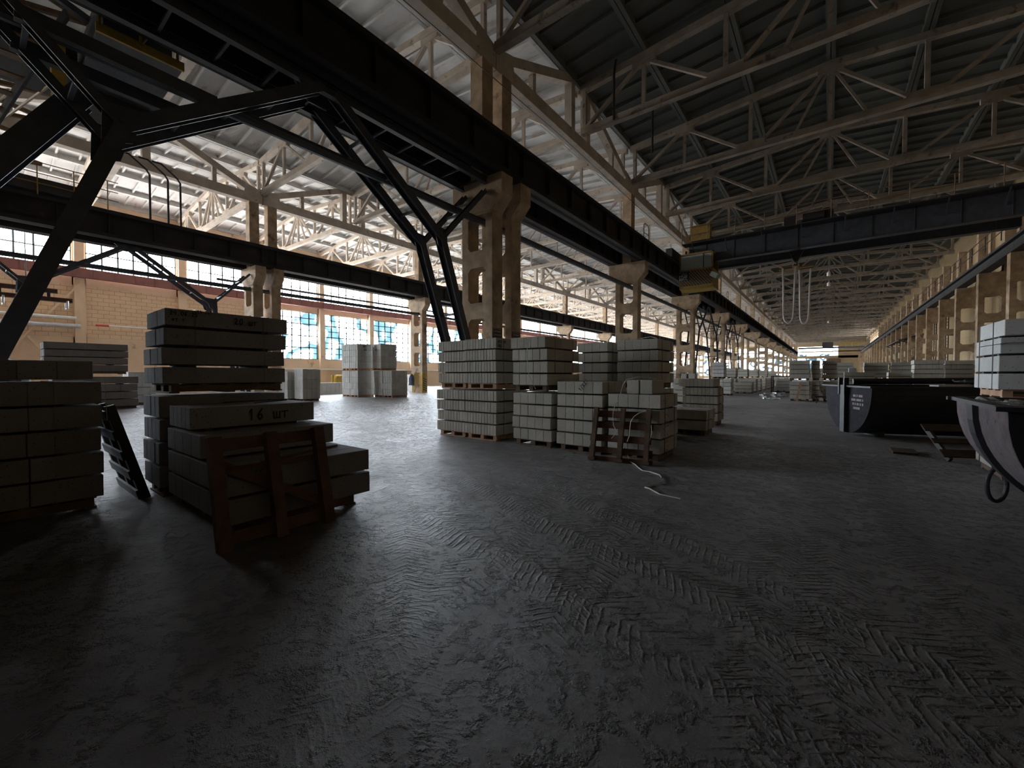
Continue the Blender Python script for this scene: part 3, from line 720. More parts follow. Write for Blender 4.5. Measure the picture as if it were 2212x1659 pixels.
# a pallet standing on edge behind that stack
t = empty('pallet', (-6.95, 1.22, 0), 'dark pallet leaning against the end of the stack at the left frame edge', 'pallet', rot=(math.radians(-12), 0, 0)); t.rotation_euler = (math.radians(15), 0, 0); t.location = (-7.1, 1.28, 0)
m = MB()
for x in (-.5, 0, .5): m.box(x-.045, x+.045, -.045, .045, .0, 1.18)
m.build('stringer', M['blacksteel'], t); m = MB()
for z in (.02,.27,.52,.77,1.02): m.box(-.55, .55, -.07, -.045, z, z+.11)
m.build('board', M['blacksteel'], t)
tag(MB().ribbon([(-6.50,.93,1.44), (-6.485,.93,1.2), (-6.47,.94,.98)], .02, .002, (0,1,0)).build('strap_end', M['strap']), 'short white strap end hanging at the corner of the left edge stack', 'strap')
# middle distance
GS = 'dark slab packs in the middle hall'
slabs('upper dark slab pack standing before the tan block wall', -25.9,-24.6, 1.80,4.28, 1.52, 4, 4, .30, .12, GS); slabs('lower dark slab pack under the one before the tan block wall', -25.9,-24.6, 2.0,4.6, 0, 4, 4, .33, .12, GS)
G4 = 'wrapped block cubes in the middle hall'
for i, (x0, y0, z0, l) in enumerate(((-26.5,15.5,0,'lower cube at the left end of the wrapped cubes'),(-25.52,15.5,0,'lower cube at the near corner of the wrapped cubes'),
        (-24.25,16.5,0,'lower cube just right of the dark gap in the wrapped cubes'),(-23.27,16.5,0,'lower cube at the right end of the wrapped cubes'),
        (-26.5,15.5,1.78,'upper cube at the left end of the wrapped cubes'),(-25.52,15.5,1.78,'upper cube at the near corner of the wrapped cubes'),(-24.28,16.4,1.78,'upper cube marked in black, topmost right of the wrapped cubes'))):
    pack('pale '+l, x0+.01, x0+.95, y0, y0+1.25, z0, 4, 4, 2, .405, .13, mat='blockw', group=G4, gap=.006, pm='plywood', inset=.02)
pack('pale wrapped cube half hidden behind the tallest slab stack', -24.3,-23.3, 11.3,12.3, 0, 3, 3, 2, .56, .12, mat='blockw', group=G4, gap=.006)
pack('pale wrapped cube further behind the tallest slab stack', -25.6,-24.5, 11.0,12.0, 0, 3, 3, 2, .52, .12, mat='blockw', group=G4, gap=.006)
pack('white packs glimpsed between the two dark stacks at left', -28.2,-27.0, 4.7,5.7, 0, 4, 3, 2, .38, .12, mat='blockw', group=G4, gap=.02)
t = empty('slab_row', (-31, 16, 0), 'long low row of white upright slabs on the floor before the left windows', 'slab row')
for i in range(16):
    MB().box(-31.35,-30.75, 12.4+i*.36, 12.4+i*.36+.35, 0, .86).build('slab', M['slabw'], t)
# right hall, far packs
GF = 'packs across the right hall floor'
def far(label, x0, x1, y0, z, nl=4, nx=5, d=1.1, lp=.255, mat='block', ph=.13, group=GF, ny=2): pack(label, x0, x1, y0, y0+d, z, nl, nx, ny, lp, ph, mat=mat, detail=False, group=group, straps=False, jit=.01)
fr = [(-1.75,-.83,28.3,'left end of the cross row, behind the leaning plank',4),(-.74,-.36,28.6,'narrow one right of the left end pack in the cross row',4),(-.25,.42,29.2,'second wide one of the cross row',4)]
for x0, x1, y, l, n in fr:
    far('lower pack, '+l, x0, x1, y, 0); far('upper pack, '+l, x0, x1, y, 1.17)
far('lower pack behind the left end of the black tub', .1,1.3,35.1, 0); far('upper pack behind the left end of the black tub', .1,1.3,35.1, 1.17)
far('lone low pack carrying one white block behind the black tub', .75,2.1,31.0, 0, 6, 4)
tag(blk(.95,1.3, 31.2,31.8, 1.63,1.88).build('loose_block', M['blockw']), 'single white block lying on the low pack behind the black tub', 'block')
far('lower pack behind the tub pipe', 1.9,3.1,36.4, 0); far('upper pack behind the tub pipe', 1.9,3.1,36.4, 1.17)
far('stepped low pack with a gap in its top row', 2.75,3.75,32.2, 0, 6, 4)
far('lower pack left of the white-edged one', 3.2,4.6,36.0, 0); far('upper pack left of the white-edged one', 3.2,4.6,36.0, 1.17)
far('lower pack with a bright white left face', 3.75,4.95,31.6, 0, mat='block'); far('upper pack with a bright white left face', 3.75,4.95,31.6, 1.17)
far('lower greenish grey pack beside the tall right stack', 5.25,6.4,33.6, 0); far('upper greenish grey pack beside the tall right stack', 5.25,6.4,33.6, 1.17)
for i in range(5):
    far('pack in the second line across the right hall, %s from the left' % ordw[i], -1.5+2.0*i, -.3+2.0*i, 44+.6*(i%2), 0, 4, 5); far('upper pack in the second line across the right hall, %s from the left' % ordw[i], -1.5+2.0*i, -.3+2.0*i, 44+.6*(i%2), 1.17, 4 if i % 2 else 3, 5)
# packs along the near column row, further off
far('lower white pack beyond the thin upright blocks', -6.12,-5.48, 32.8, 0, 4, 4, lp=.27, mat='blockw'); far('upper white pack set back beyond the thin upright blocks', -6.9,-6.1, 33.6, 1.2, 4, 4, lp=.27, mat='blockw'); far('pack under the set back white one', -7.1,-6.2, 33.6, 0, 4, 4, lp=.27)
tag(blk(-5.95,-5.7, 22.0,22.5, 1.30,1.55).build('loose_block', M['blockw']), 'left small white block on a pack by the third column', 'block', 'two small white blocks by the third column')
tag(blk(-5.6,-5.3, 22.0,22.5, 1.30,1.55).build('loose_block', M['blockw']), 'right small white block on a pack by the third column', 'block', 'two small white blocks by the third column')
far('pack carrying two small white blocks by the third column', -6.3,-5.2, 21.8, 0, 4, 4, lp=.30)
kk = 0
for y in (36.8, 39.2, 42.0, 45.5, 49, 53, 57.5, 62, 67, 73):
    for x in (-7.4, -5.9):
        n = R.choice((3, 4, 4)); w = ['inner','outer'][int(x < -7)]
        far('%s pack of the dim line along the near columns, %s away' % (w, ordw[kk//2]), x, x+1.2, y, 0, n, 5, group='dim packs along the near columns')
        if x < -7 and kk % 4 != 0: far('raised %s pack of the dim line along the near columns, %s away' % (w, ordw[kk//2]), x, x+1.2, y, .14+n*.255, 3, 5, group='dim packs along the near columns')
        kk += 1
for i, (x, y, n) in enumerate(((-12.5,33,4),(-14.5,37,4),(-13,43,3),(-15,52,4),(-12.5,60,4),(-17,47,3),(-19,58,4),(-12,72,4))):
    far('pack in the middle hall seen between the columns, %s from the near side' % ordw[i], x, x+1.3, y, 0, n, 5, group='packs in the middle hall beyond'); far('raised pack in the middle hall seen between the columns, %s from the near side' % ordw[i], x, x+1.3, y, .14+n*.255, 3, 5, group='packs in the middle hall beyond')
# tall pale stack at the right edge
GR = 'stack at the right edge'
pack('lower pack hidden behind the rubble tub at the right edge', 1.93,3.1, 8.8,9.95, 0, 4, 2, 1, .257, .12, group=GR)
pack('upper pack of big pale blocks at the right edge, grain marks on its left face', 1.90,3.07, 8.75,9.95, 1.17, 4, 3, 1, .252, .12, mat='blockw', group=GR, pm='plywood', skew=[(-.02,0),(-.015,0),(0,0),(.04,0)], gap=.03)
MBs = MB().ribbon([(1.75, 8.9, 1.90), (1.95, 8.72, 1.935), (3.2, 8.71, 1.96)], .025, .006, (0,0,1)); tag(MBs.build('black_strap', M['blacksteel']), 'black strap lying across the tall pale stack at the right edge', 'strap')

# ------------------------------------------------------------ handwriting on the blocks
GL = {'1': [[(.2,.7),(.5,1),(.45,0)]], '6': [[(.75,1),(.3,.6),(.15,.25),(.45,0),(.75,.2),(.6,.5),(.2,.35)]],
 '2': [[(.15,.8),(.45,1),(.75,.75),(.2,.05),(.85,.05)]], '0': [[(.5,1),(.15,.6),(.25,.1),(.55,0),(.85,.4),(.75,.9),(.5,1)]],
 '4': [[(.2,1),(.15,.45),(.8,.5)],[(.75,1),(.7,0)]], '3': [[(.2,1),(.7,.95),(.4,.55),(.75,.3),(.5,0),(.1,.1)]], '5': [[(.8,1),(.25,.95),(.2,.55),(.7,.5),(.7,.1),(.15,0)]],
 'ш': [[(.0,.6),(.05,.0),(.4,.02),(.42,.6)],[(.4,.02),(.85,.02),(.9,.62)]], 'т': [[(.0,.6),(.9,.65)],[(.45,.62),(.4,0)]],
 'о': [[(.4,.6),(.1,.3),(.4,0),(.75,.3),(.4,.6)]], 'г': [[(.2,0),(.2,.6),(.7,.6)]], '.': [[(.4,.0),(.5,.08)]], ' ': [],
 '7': [[(.1,1),(.8,1),(.4,0)]], 'К': [[(.2,1),(.2,0)],[(.8,1),(.2,.5),(.85,0)]], 'Q': [[(.5,1),(.15,.6),(.25,.1),(.55,0),(.85,.4),(.75,.9),(.5,1)],[(.5,.35),(1,-.1)]],
 '/': [[(.8,1.1),(.1,-.1)]], 'И': [[(.1,1),(.1,0),(.8,1),(.8,0)]], '-': [[(.1,.5),(.8,.5)]], ':': [[(.4,.2),(.5,.28)],[(.4,.8),(.5,.88)]], 'I': [[(.5,1),(.5,0)]], 'б': [[(.8,1),(.3,.8),(.15,.3),(.45,0),(.75,.25),(.45,.55),(.2,.4)]]}
def write(text, org, right, up, h, name, label, w=None, parent=None, mat='ink', adv=.75, cat='writing'):
    o = Vector(org); r = Vector(right).normalized(); u = Vector(up).normalized(); nrm = r.cross(u); mb = MB(); w = w or h*.1; x = 0
    for ch in text:
        for st in GL.get(ch, []):
            P = [o+r*(x+a*h*.62)+u*(b*h) for a, b in st]
            for a, b in zip(P, P[1:]):
                d = (b-a).normalized()*w*.35; mb.bar(a-d, b+d, w, .003, nrm)
        x += h*adv
    ob = mb.build(name, M[mat], parent)
    return ob
def on(name_label): 
    for o in bpy.data.objects:
        if o.get('label') == name_label: return o
YP, ZP = (0,1,0), (0,0,1)
write('16 шт', (-5.353, 1.96, .97), YP, ZP, .125, 'marking', None, .014, t3)
tp = on('top pack of the tallest stack at left, marked 20 in marker on its top slab')
write('20 шт', (-6.192, 2.12, 2.16), YP, ZP, .075, 'marking', None, .011, tp)
write('24.06.25', (-6.192, 1.45, 2.21), YP, ZP, .05, 'marking', None, .008, tp, adv=.7); write('от г', (-6.192, 1.47, 2.14), YP, ZP, .045, 'marking', None, .008, tp)
write('23 7о1', (-6.192, 1.72, 2.255), YP, ZP, .035, 'marking', None, .006, tp)
lp_ = on('lower pack of grey slabs under the tallest stack at left'); write('3б о25', (-6.345, 1.42, 1.15), YP, ZP, .06, 'marking', None, .009, lp_)
te = on('five-layer pack at the centre front with black marker scribble on its top row'); write('1/К2:', (-3.74, 7.06, 1.18), (.62,0,.78), (-.78,0,.62), .07, 'marking', None, .011, te)
tu = on('upper pack of thin blocks in front of the tall column pair'); write('И70 14', (-5.822, 7.13, 2.20), YP, ZP, .06, 'marking', None, .01, tu); write('4Q3', (-5.822, 7.13, 2.11), YP, ZP, .06, 'marking', None, .01, tu)
for i, (x, y, l) in enumerate(((-25.1,15.5,'upper cube at the near corner of the wrapped cubes'),(-23.95,16.4,'upper cube marked in black, topmost right of the wrapped cubes'))):
    pp = on('pale '+l)
    if i == 0: write('И4', (-24.525, 15.9, 3.28), YP, ZP, .15, 'marking', None, .03, pp); write('б2', (-24.525, 15.95, 3.08), YP, ZP, .13, 'marking', None, .03, pp)
    else: write('И3', (x, 16.37, 3.28), (1,0,0), ZP, .15, 'marking', None, .03, pp); write('б1', (x+.05, 16.37, 3.08), (1,0,0), ZP, .13, 'marking', None, .03, pp)
# grain-like scribble on the sides of the four-layer pack behind the pallet
tf = on('four-layer pack behind the leaning pallet, carrying two loose blocks'); mb = MB(); r2 = random.Random(3)
for l in range(4):
    for i in range(9):
        y = 7.2+r2.random()*.3; z = .16+l*.262+r2.random()*.18; mb.bar((-2.236, y, z), (-2.236, y+.02+r2.random()*.02, z+r2.uniform(-.02,.02)), .012, .002, (1,0,0))
mb.build('marking', M['ink'], tf)
# sign boards on the tall column pair
for (y0, y1, z0, z1, l) in ((J0-.74, J0-.26, 2.40, 2.98, 'near'), (J0+.26, J0+.74, 2.40, 2.94, 'far')):
    t = empty('sign_board', (XR+.66, (y0+y1)/2, z0), 'brown warning board on the %s column of the tall pair, just above the stacks' % l, 'sign')
    x = XR+.655; MB().box(x, x+.012, y0, y1, z0, z1).build('board', M['sign'], t)
    m = MB().box(x+.012, x+.016, y0+.02, y1-.02, z1-.035, z1-.02).box(x+.012, x+.016, y0+.02, y0+.035, z0, z1-.02).box(x+.012, x+.016, y1-.035, y1-.02, z0, z1-.02)
    rr = random.Random(11)
    for i in range(4):
        yy = y0+.07
        while yy < y1-.1:
            w = rr.uniform(.03,.09); m.box(x+.012, x+.015, yy, min(yy+w, y1-.06), z1-.13-i*.11, z1-.08-i*.11); yy += w+.02
    m.build('lettering', M['signtxt'], t)

# ------------------------------------------------------------ leaning pallets
def frame_pallet(loc, rz, tilt, W_, H_, label, posts, boards, diag, mat, matp, pt=.09, group='leaning pallets', feet=False):
    t = empty('leaning_pallet', loc, label, 'pallet', group, rot=(0,0,0)); t.rotation_euler = (tilt, 0, rz)
    for x in posts: MB().box(x-pt/2, x+pt/2, -.02, .07, 0, H_).build('post', M[matp], t)
    for (z, h, x0, x1) in boards: MB().box(x0, x1, .071, .095, z, z+h).build('board', M[mat], t)
    if diag:
        for (x0, z0, x1, z1) in diag: MB().bar((x0, .082, z0), (x1, .082, z1), .09, .022, (0,1,0)).build('diagonal_board', M[mat], t)
    if feet:
        for x in posts: MB().box(x-pt/2-.01, x+pt/2+.03, -.05, .05, .0, .05).build('foot', M[mat], t)
    return t
# red frame against the stepped slab stack: width runs along +y, it leans towards -x
frame_pallet((-4.00, 1.74, 0), math.radians(90), math.radians(-13.5), 1.0, .98, 'reddish wooden frame with a diagonal board leaning on the stepped slab stack',
    (-.46, .0, .46), ((.86,.11,-.5,.5),(.66,.05,-.48,.48),(.04,.11,-.5,.5)), ((-.42,.74,.45,.22),), 'redwood', 'redwood', .10)
frame_pallet((-2.84, 6.68, 0), math.radians(9), math.radians(-19), 1.05, .96, 'grey-brown pallet leaning on the central stacks with white straps on it',
    (-.46, .02, .46), ((.80,.12,-.52,.50),(.60,.12,-.52,.54),(.36,.12,-.54,.52),(.16,.10,-.54,.55),(.0,.09,-.5,.56)), None, 'redwood', 'wood', .075, feet=True)
def strap(pts, label, w=.018, mat='strap', up=(0,0,1)):
    return tag(MB().tube(pts, w/2, 5).build('strap', M[mat]), label, 'strap', 'loose packing straps')
strap([(-4.89,7.055,2.27),(-4.93,7.04,2.19),(-4.95,7.03,2.12),(-4.965,7.02,2.0),(-4.96,7.02,1.88),(-4.955,7.02,1.73),(-4.94,7.02,1.59),(-4.91,7.02,1.48),(-4.87,7.03,1.38),(-4.77,7.05,1.2)], 'white strap bowed across the face of the upper square-ended pack', .014)
strap([(-2.34,7.2,1.42),(-2.48,7.1,1.45),(-2.62,7.02,1.46),(-2.81,6.98,1.41),(-2.87,6.97,1.31),(-2.9,6.97,1.21),(-2.93,6.97,1.05),(-3.0,6.97,.98),(-3.03,6.94,.86),(-3.03,6.92,.75),(-2.99,6.86,.6),(-2.91,6.82,.5),(-3.0,6.8,.38)], 'white strap hanging from the two loose blocks down the leaning pallet', .012)
strap([(-2.45,6.95,.88),(-2.55,6.88,.84),(-2.62,6.85,.78),(-2.66,6.82,.7),(-2.665,6.80,.6),(-2.67,6.78,.46),(-2.7,6.76,.36)], 'white strap looped over the middle boards of the leaning pallet', .014)
strap([(-2.35,6.93,.65),(-2.33,6.91,.52),(-2.37,6.9,.38),(-2.44,6.9,.28)], 'short strap curl at the right post of the leaning pallet', .01)
strap([(-2.85,7.0,.22),(-2.75,6.9,.1),(-2.66,6.8,.02),(-2.52,6.66,.012),(-2.38,6.45,.012),(-2.27,6.31,.012),(-2.14,6.29,.012),(-1.96,6.17,.014),(-1.88,6.0,.02),(-1.84,5.8,.03),(-1.87,5.56,.012),(-1.9,5.38,.012),(-1.82,5.33,.02),(-1.73,5.26,.012),(-1.64,5.18,.012),(-1.47,5.16,.01),(-1.39,5.15,.01)], 'long crumpled white strap trailing over the floor from the leaning pallet', .018)
strap([(-3.7,9.6,2.345),(-3.5,9.7,2.37),(-3.3,9.66,2.38),(-3.15,9.6,2.34)], 'thin strap lying on top of the rear right stack', .012)
strap([(-5.95,1.9,1.155),(-5.8,2.2,1.165),(-5.9,2.6,1.16),(-5.6,2.5,1.17),(-5.55,2.1,1.155)], 'dark strap coil lying on the slab row marked 16', .012, 'blacksteel')

# ------------------------------------------------------------ skips (round-bottomed tubs)
def tub(loc, rz, L, hw, depth, zr, label, endmat, sidemat, legs=True):
    t = empty('tipping_tub', loc, label, 'tipping tub', 'tipping tubs', rot=(0,0,rz)); t.rotation_euler = (0,0,rz)
    n = 28; prof = []
    for i in range(n+1):
        a = math.pi*i/n; prof.append((-hw*math.cos(a), zr-depth*max(0.0, math.sin(a))**.9))
    m = MB(); th = .02
    for i in range(n):
        (u0, w0), (u1, w1) = prof[i], prof[i+1]; k = len(m.v)
        for y in (0, L): m.v += [(u0, y, w0), (u1, y, w1)]
        m.f.append((k, k+1, k+3, k+2))
        k = len(m.v); s_ = (hw-th)/hw
        for y in (0, L): m.v += [(u0*s_, y, zr-(zr-w0)*s_), (u1*s_, y, zr-(zr-w1)*s_)]
        m.f.append((k+2, k+3, k+1, k))
    m.build('shell', M[sidemat], t, smooth=True)
    for y, s in ((0, -1), (L, 1)):
        MB().prism(prof, 'y', y-.012, y+.012).build('end_plate', M[endmat if s < 0 else sidemat], t)
        mb = MB().box(-.11, .11, y+s*.012, y+s*.10, zr-depth+.02, zr+.04); mb.build('channel', M['skip'], t)
        mb = MB().box(-hw-.08, hw+.08, y-.08 if s < 0 else y-.02, y+.02 if s < 0 else y+.08, zr-.01, zr+.03); mb.build('rim', M['skip'], t)
    for s in (-1, 1): MB().box(s*hw-.05, s*hw+.05, 0, L, zr-.01, zr+.03).build('rim', M['skip'], t)
    if legs:
        for y in (.5, L-.5): MB().box(-.5, .5, y-.06, y+.06, 0, zr-depth+.12).build('cradle', M['skip'], t)
    return t
ang = math.atan2(12.27-14.64, .82+.06)     # direction of the end plate
tb = tub(((-.06+.82)/2, (14.64+12.27)/2, 0), ang, 3.4, 1.2, 1.16, 1.2, 'big black round-bottomed tub with white stencilling on its grey end', 'skipend', 'skip')
m = MB(); rr = random.Random(5)
for i, (a, b) in enumerate(((.36,.80),(.28,.86),(.34,.84),(.38,.68))):
    x = a
    while x < b-.02:
        w = rr.uniform(.03,.06); z0 = .96-i*.10; m.box(x, min(x+w, b), -.017, -.012, z0, z0+.055)
        x += w+(.012 if rr.random() < .8 else .05)
m.build('stencilling', M['signtxt'], tb)
m = MB().tube([(-.3, .25, 1.32), (.2, 2.9, 1.36)], .075, 10); m.build('cross_bar', M['skip'], tb)
m = MB()
for x in (-.16, .12): m.box(x-.03, x+.03, -.12, -.02, 1.0, 1.42)
m.build('lifting_lug', M['skip'], tb)
tag(MB().bar((1.9,13.2,1.245),(2.5,13.6,1.245), .22, .03).build('white_scrap', M['white']), 'flat white scrap lying on the rim of the black tub', 'scrap')
m = MB(); rr = random.Random(9)
for i in range(5):
    cx, cy = 2.6+rr.uniform(-.3,.3), 13.7+rr.uniform(-.2,.2)
    m.tube([(cx+.22*math.cos(a)*(1+.3*rr.random()), cy+.2*math.sin(a), 1.30+.08*rr.random()+.03*math.sin(2*a)) for a in [j*math.pi/5 for j in range(10)]], .02, 5, True)
tag(m.build('cable_coil', M['blacksteel']), 'tangled black cable heap on the rim of the black tub', 'cable')
tb2 = tub((1.20+1.22, 5.25, 0), math.radians(-1.5), 2.05, 1.22, 1.14, 1.2, 'scuffed tub full of rubble cut by the right edge of the frame', 'skip', 'skiplight')
# wrapped band round the shell, following the curve
m = MB(); n = 26; P = []
for i in range(n+1):
    a = math.pi*i/n; P.append((-1.24*math.cos(a), 1.2-1.16*max(0.0, math.sin(a))**.9))
for (p, q) in zip(P, P[1:]): m.bar((p[0], 1.12, p[1]), (q[0], 1.12, q[1]), .26, .05, (-(q[1]-p[1]), 0, q[0]-p[0]))
m.build('band', M['skip'], tb2)
# rubble heap: lumps resting on a bed
import colorsys
def rock(c, r, seed):
    rr = random.Random(seed); m = MB(); nlat, nlon = 5, 7
    k = [[r*(.75+.45*rr.random()) for _ in range(nlon)] for _ in range(nlat)]
    sx_, sy_, sz = 1+.5*rr.random(), 1+.4*rr.random(), .6+.3*rr.random(); ro = rr.random()*6
    m.v.append((c[0], c[1], c[2]+r*.75*sz))
    for i in range(nlat):
        th = math.pi*(i+1)/(nlat+1)
        for j in range(nlon):
            ph = 2*math.pi*j/nlon+ro; q = k[i][j]; m.v.append((c[0]+q*math.sin(th)*math.cos(ph)*sx_, c[1]+q*math.sin(th)*math.sin(ph)*sy_, c[2]+q*math.cos(th)*sz))
    m.v.append((c[0], c[1], c[2]-r*.75*sz))
    for j in range(nlon):
        m.f.append((0, 1+j, 1+(j+1)%nlon))
        for i in range(nlat-1): a = 1+i*nlon; b = a+nlon; m.f.append((a+j, b+j, b+(j+1)%nlon, a+(j+1)%nlon))
        a = 1+(nlat-1)*nlon; m.f.append((a+j, len(m.v)-1, a+(j+1)%nlon))
    return m
bed = MB(); rr = random.Random(21); nx, ny = 24, 20
for j in range(ny+1):
    for i in range(nx+1):
        x = 1.32+2.2*i/nx; y = 5.36+1.85*j/ny; bed.v.append((x, y, 1.10+.05*rr.random()))
for j in range(ny):
    for i in range(nx): a = j*(nx+1)+i; bed.f.append((a, a+1, a+nx+2, a+nx+1))
tag(bed.build('rubble_bed', M['rubble']), 'fine broken rubble filling the scuffed tub at the right edge', 'rubble', kind='stuff')
for i in range(56):
    y = rr.uniform(5.45, 7.1); x = rr.uniform(1.36, 1.36+1.0)
    r_ = rr.choice((.045,.06,.075,.1)); o = rock((x, y, 1.145+r_*.3), r_, 100+i).build('rubble_lump', M['rubble'])
    tag(o, 'pale broken lump on top of the rubble in the right edge tub', 'stone', 'rubble lumps in the tub')
t = empty('lifting_ring', (1.42, 6.4, 0), 'oval lifting ring hanging low beside the rubble tub', 'ring')
P = [(1.62+.0*a, 7.25+.12*math.cos(a), .28+.2*math.sin(a)) for a in [2*math.pi*i/20 for i in range(20)]]
d_ = Vector((.795,.607,0)); P = [tuple(Vector((1.57,7.2,.22))+d_*(.115*math.cos(a))+Vector((0,0,.19*math.sin(a))*1) if False else Vector((1.57,7.2,.22))+d_*(.115*math.cos(a))+Vector((0,0,.19*math.sin(a)))) for a in [2*math.pi*i/20 for i in range(20)]]
MB().tube(P, .022, 8, True).build('ring', M['skip'], t); MB().tube([(1.57,7.2,.40),(1.66,7.27,.50)], .02, 6).build('hook', M['skip'], t)
# broken crate between the tubs
t = frame_pallet((1.95, 10.35, 0), math.radians(205), math.radians(48), .8, .8, 'dark slatted pallet slumped between the two tubs', (-.3,.3), ((.62,.16,-.4,.4),(.34,.1,-.4,.4),(.03,.16,-.4,.4)), None, 'darkwood', 'blacksteel', .05)
tag(MB().box(1.0,1.35, 10.6,11.2, 0,.04).build('board_scrap', M['darkwood']), 'small pale board scrap on the floor before the black tub', 'board')
tag(MB().bar((-1.38,27.9,.02), (-1.22,28.24,1.05), .10, .03, (0,1,0)).build('leaning_plank', M['plywood']), 'narrow pale plank leaning on the first pack of the cross row', 'plank')
t = empty('bench', (-.3,27,0), 'low dark trestle on the floor left of the black tub', 'trestle')
MB().box(-.55,.1, 26.9,27.3, .30,.38).build('top', M['blacksteel'], t)
for x in (-.48,.03): MB().box(x-.03,x+.03, 26.95,27.25, 0,.30).build('leg', M['wood'], t)
m = MB(); rr = random.Random(2)
for i in range(9):
    x = -3.9+rr.random()*.9; y = 28.5+i*1.2; m.tube([(x+j*.12, y+.15*math.sin(j*1.3+i), .05+.05*rr.random()+.06*i*(i<4)) for j in range(8)], .05, 5)
tag(m.build('film_heap', M['galv']), 'crumpled shiny film heap on the floor of the aisle', 'film', kind='stuff')
t = empty('cage_frame', (-3.0,40.5,0), 'black open square frame standing in the far aisle', 'frame')
m = MB()
for x in (-3.7,-2.4):
    for y in (40,41.3): m.box(x-.04,x+.04,y-.04,y+.04,0,1.35)
m.build('upright', M['blacksteel'], t); m = MB()
for z in (.05,1.35): m.bar((-3.7,40,z),(-2.4,40,z),.08,.08).bar((-3.7,41.3,z),(-2.4,41.3,z),.08,.08).bar((-3.7,40,z),(-3.7,41.3,z),.08,.08).bar((-2.4,40,z),(-2.4,41.3,z),.08,.08)
m.build('crossbar', M['blacksteel'], t)
far('pale pack inside the far aisle behind the black frame', -3.6,-2.5, 42.5, 0, 4, 4, mat='blockw')

# ------------------------------------------------------------ things by the left windows
t = empty('machine_bench', (-40.6, 23, 0), 'yellow machine on a yellow bench under the left windows', 'machine')
MB().box(-41.4,-40.4, 21.6,24.6, .42,.52).build('bench_top', M['yellow'], t)
for y in (21.8,24.4): MB().box(-41.3,-40.5, y-.06,y+.06, 0,.42).build('leg', M['yellow'], t)
MB().tube([(-40.9,22.9,.55),(-40.9,22.9,1.45)], .12, 10).build('spindle', M['yellow'], t); MB().box(-41.2,-40.6, 23.1,24.3, .52,1.15).tube([(-40.9,23.2,1.25),(-40.9,24.2,1.25)], .22, 12).build('body', M['yellow'], t)
tag(MB().box(-41.2,-40.7, 20.0,20.9, .5,.58).box(-41.0,-40.9,20.4,20.5,0,.5).build('small_table', M['wood']), 'small dark pedestal table by a left wall pilaster', 'table')
for (x0, y0, x1, y1, z1, nm, l, mt) in ((-29.9,23.6,-28.4,23.9,1.45,'white_bin','large white bin left of the hung coat','white'),(-25.7,23.9,-24.6,24.7,1.3,'grey_bin','tall grey lidded bin right of the yellow painted column','galv'),(-25.4,25.5,-24.0,26.3,1.75,'white_tank','white tank behind the grey lidded bin','white')):
    m = MB(); e = .14
    k = 0; xm0, ym0 = x0+e, y0+e*.4
    m.v += [(x0+e,y0+e*.5,.02),(x1-e,y0+e*.5,.02),(x1-e,y1-e*.5,.02),(x0+e,y1-e*.5,.02),(x0,y0,z1),(x1,y0,z1),(x1,y1,z1),(x0,y1,z1)]
    m.f += [(0,3,2,1),(4,5,6,7),(0,1,5,4),(1,2,6,5),(2,3,7,6),(3,0,4,7)]; o = m.build(nm, M[mt]); tag(o, l, 'bin')
    MB().box(x0-.04,x1+.04,y0-.04,y1+.04,z1,z1+.05).build('rim', M[mt], o)
t = empty('hung_coat', (XM-.5, J0+11.7, .6), 'dark blue work coat hanging on the yellow painted column', 'coat')
m = MB(); x, y = XM-.5, J0+11.6; prof = [(1.55,.06,.04),(1.45,.16,.07),(1.3,.22,.09),(1.0,.25,.1),(.65,.32,.12),(.6,.32,.12)]
n = 12
for z, rx, ry in prof:
    for j in range(n): a = 2*math.pi*j/n; w = 1+.12*math.sin(3*a+z*5); m.v.append((x+rx*w*math.cos(a), y+ry*w*math.sin(a)-.02, z))
for i in range(len(prof)-1):
    for j in range(n): a = i*n; m.f.append((a+j, a+n+j, a+n+(j+1)%n, a+(j+1)%n))
m.build('coat_body', M['cloth'], t)
m = MB()
for s in (-1,1): m.tube([(x+s*.14,y-.02,1.42),(x+s*.26,y-.03,1.15),(x+s*.28,y-.03,.85)], [.05,.055,.05], 8)
m.build('sleeve', M['cloth'], t)
tag(MB().bar((XM+.0,J0+11.45,.02),(XM+.35,J0+11.68,1.35), .10,.03).build('leaning_plank', M['plywood']), 'wooden plank leaning beside the hung coat', 'plank')
tag(MB().bar((-25.5,23.3,.02),(-25.0,23.8,1.4), .16,.03).build('leaning_plank', M['white']), 'white plank leaning on the grey lidded bin', 'plank')
t = tag(MB().tube([(-20.3+0*i, .45+.0*i, 1.62+.45*f) for i, f in enumerate((0,.35,.6,.8,.9))], [.75,.72,.6,.38,.05], 16).build('dome_tank', M['blacksteel']), 'dark domed tank top showing above the left edge stack', 'tank')
MB().tube([(-20.3,.45,0),(-20.3,.45,1.62)], .75, 16).build('tank_body', M['blacksteel'], t)

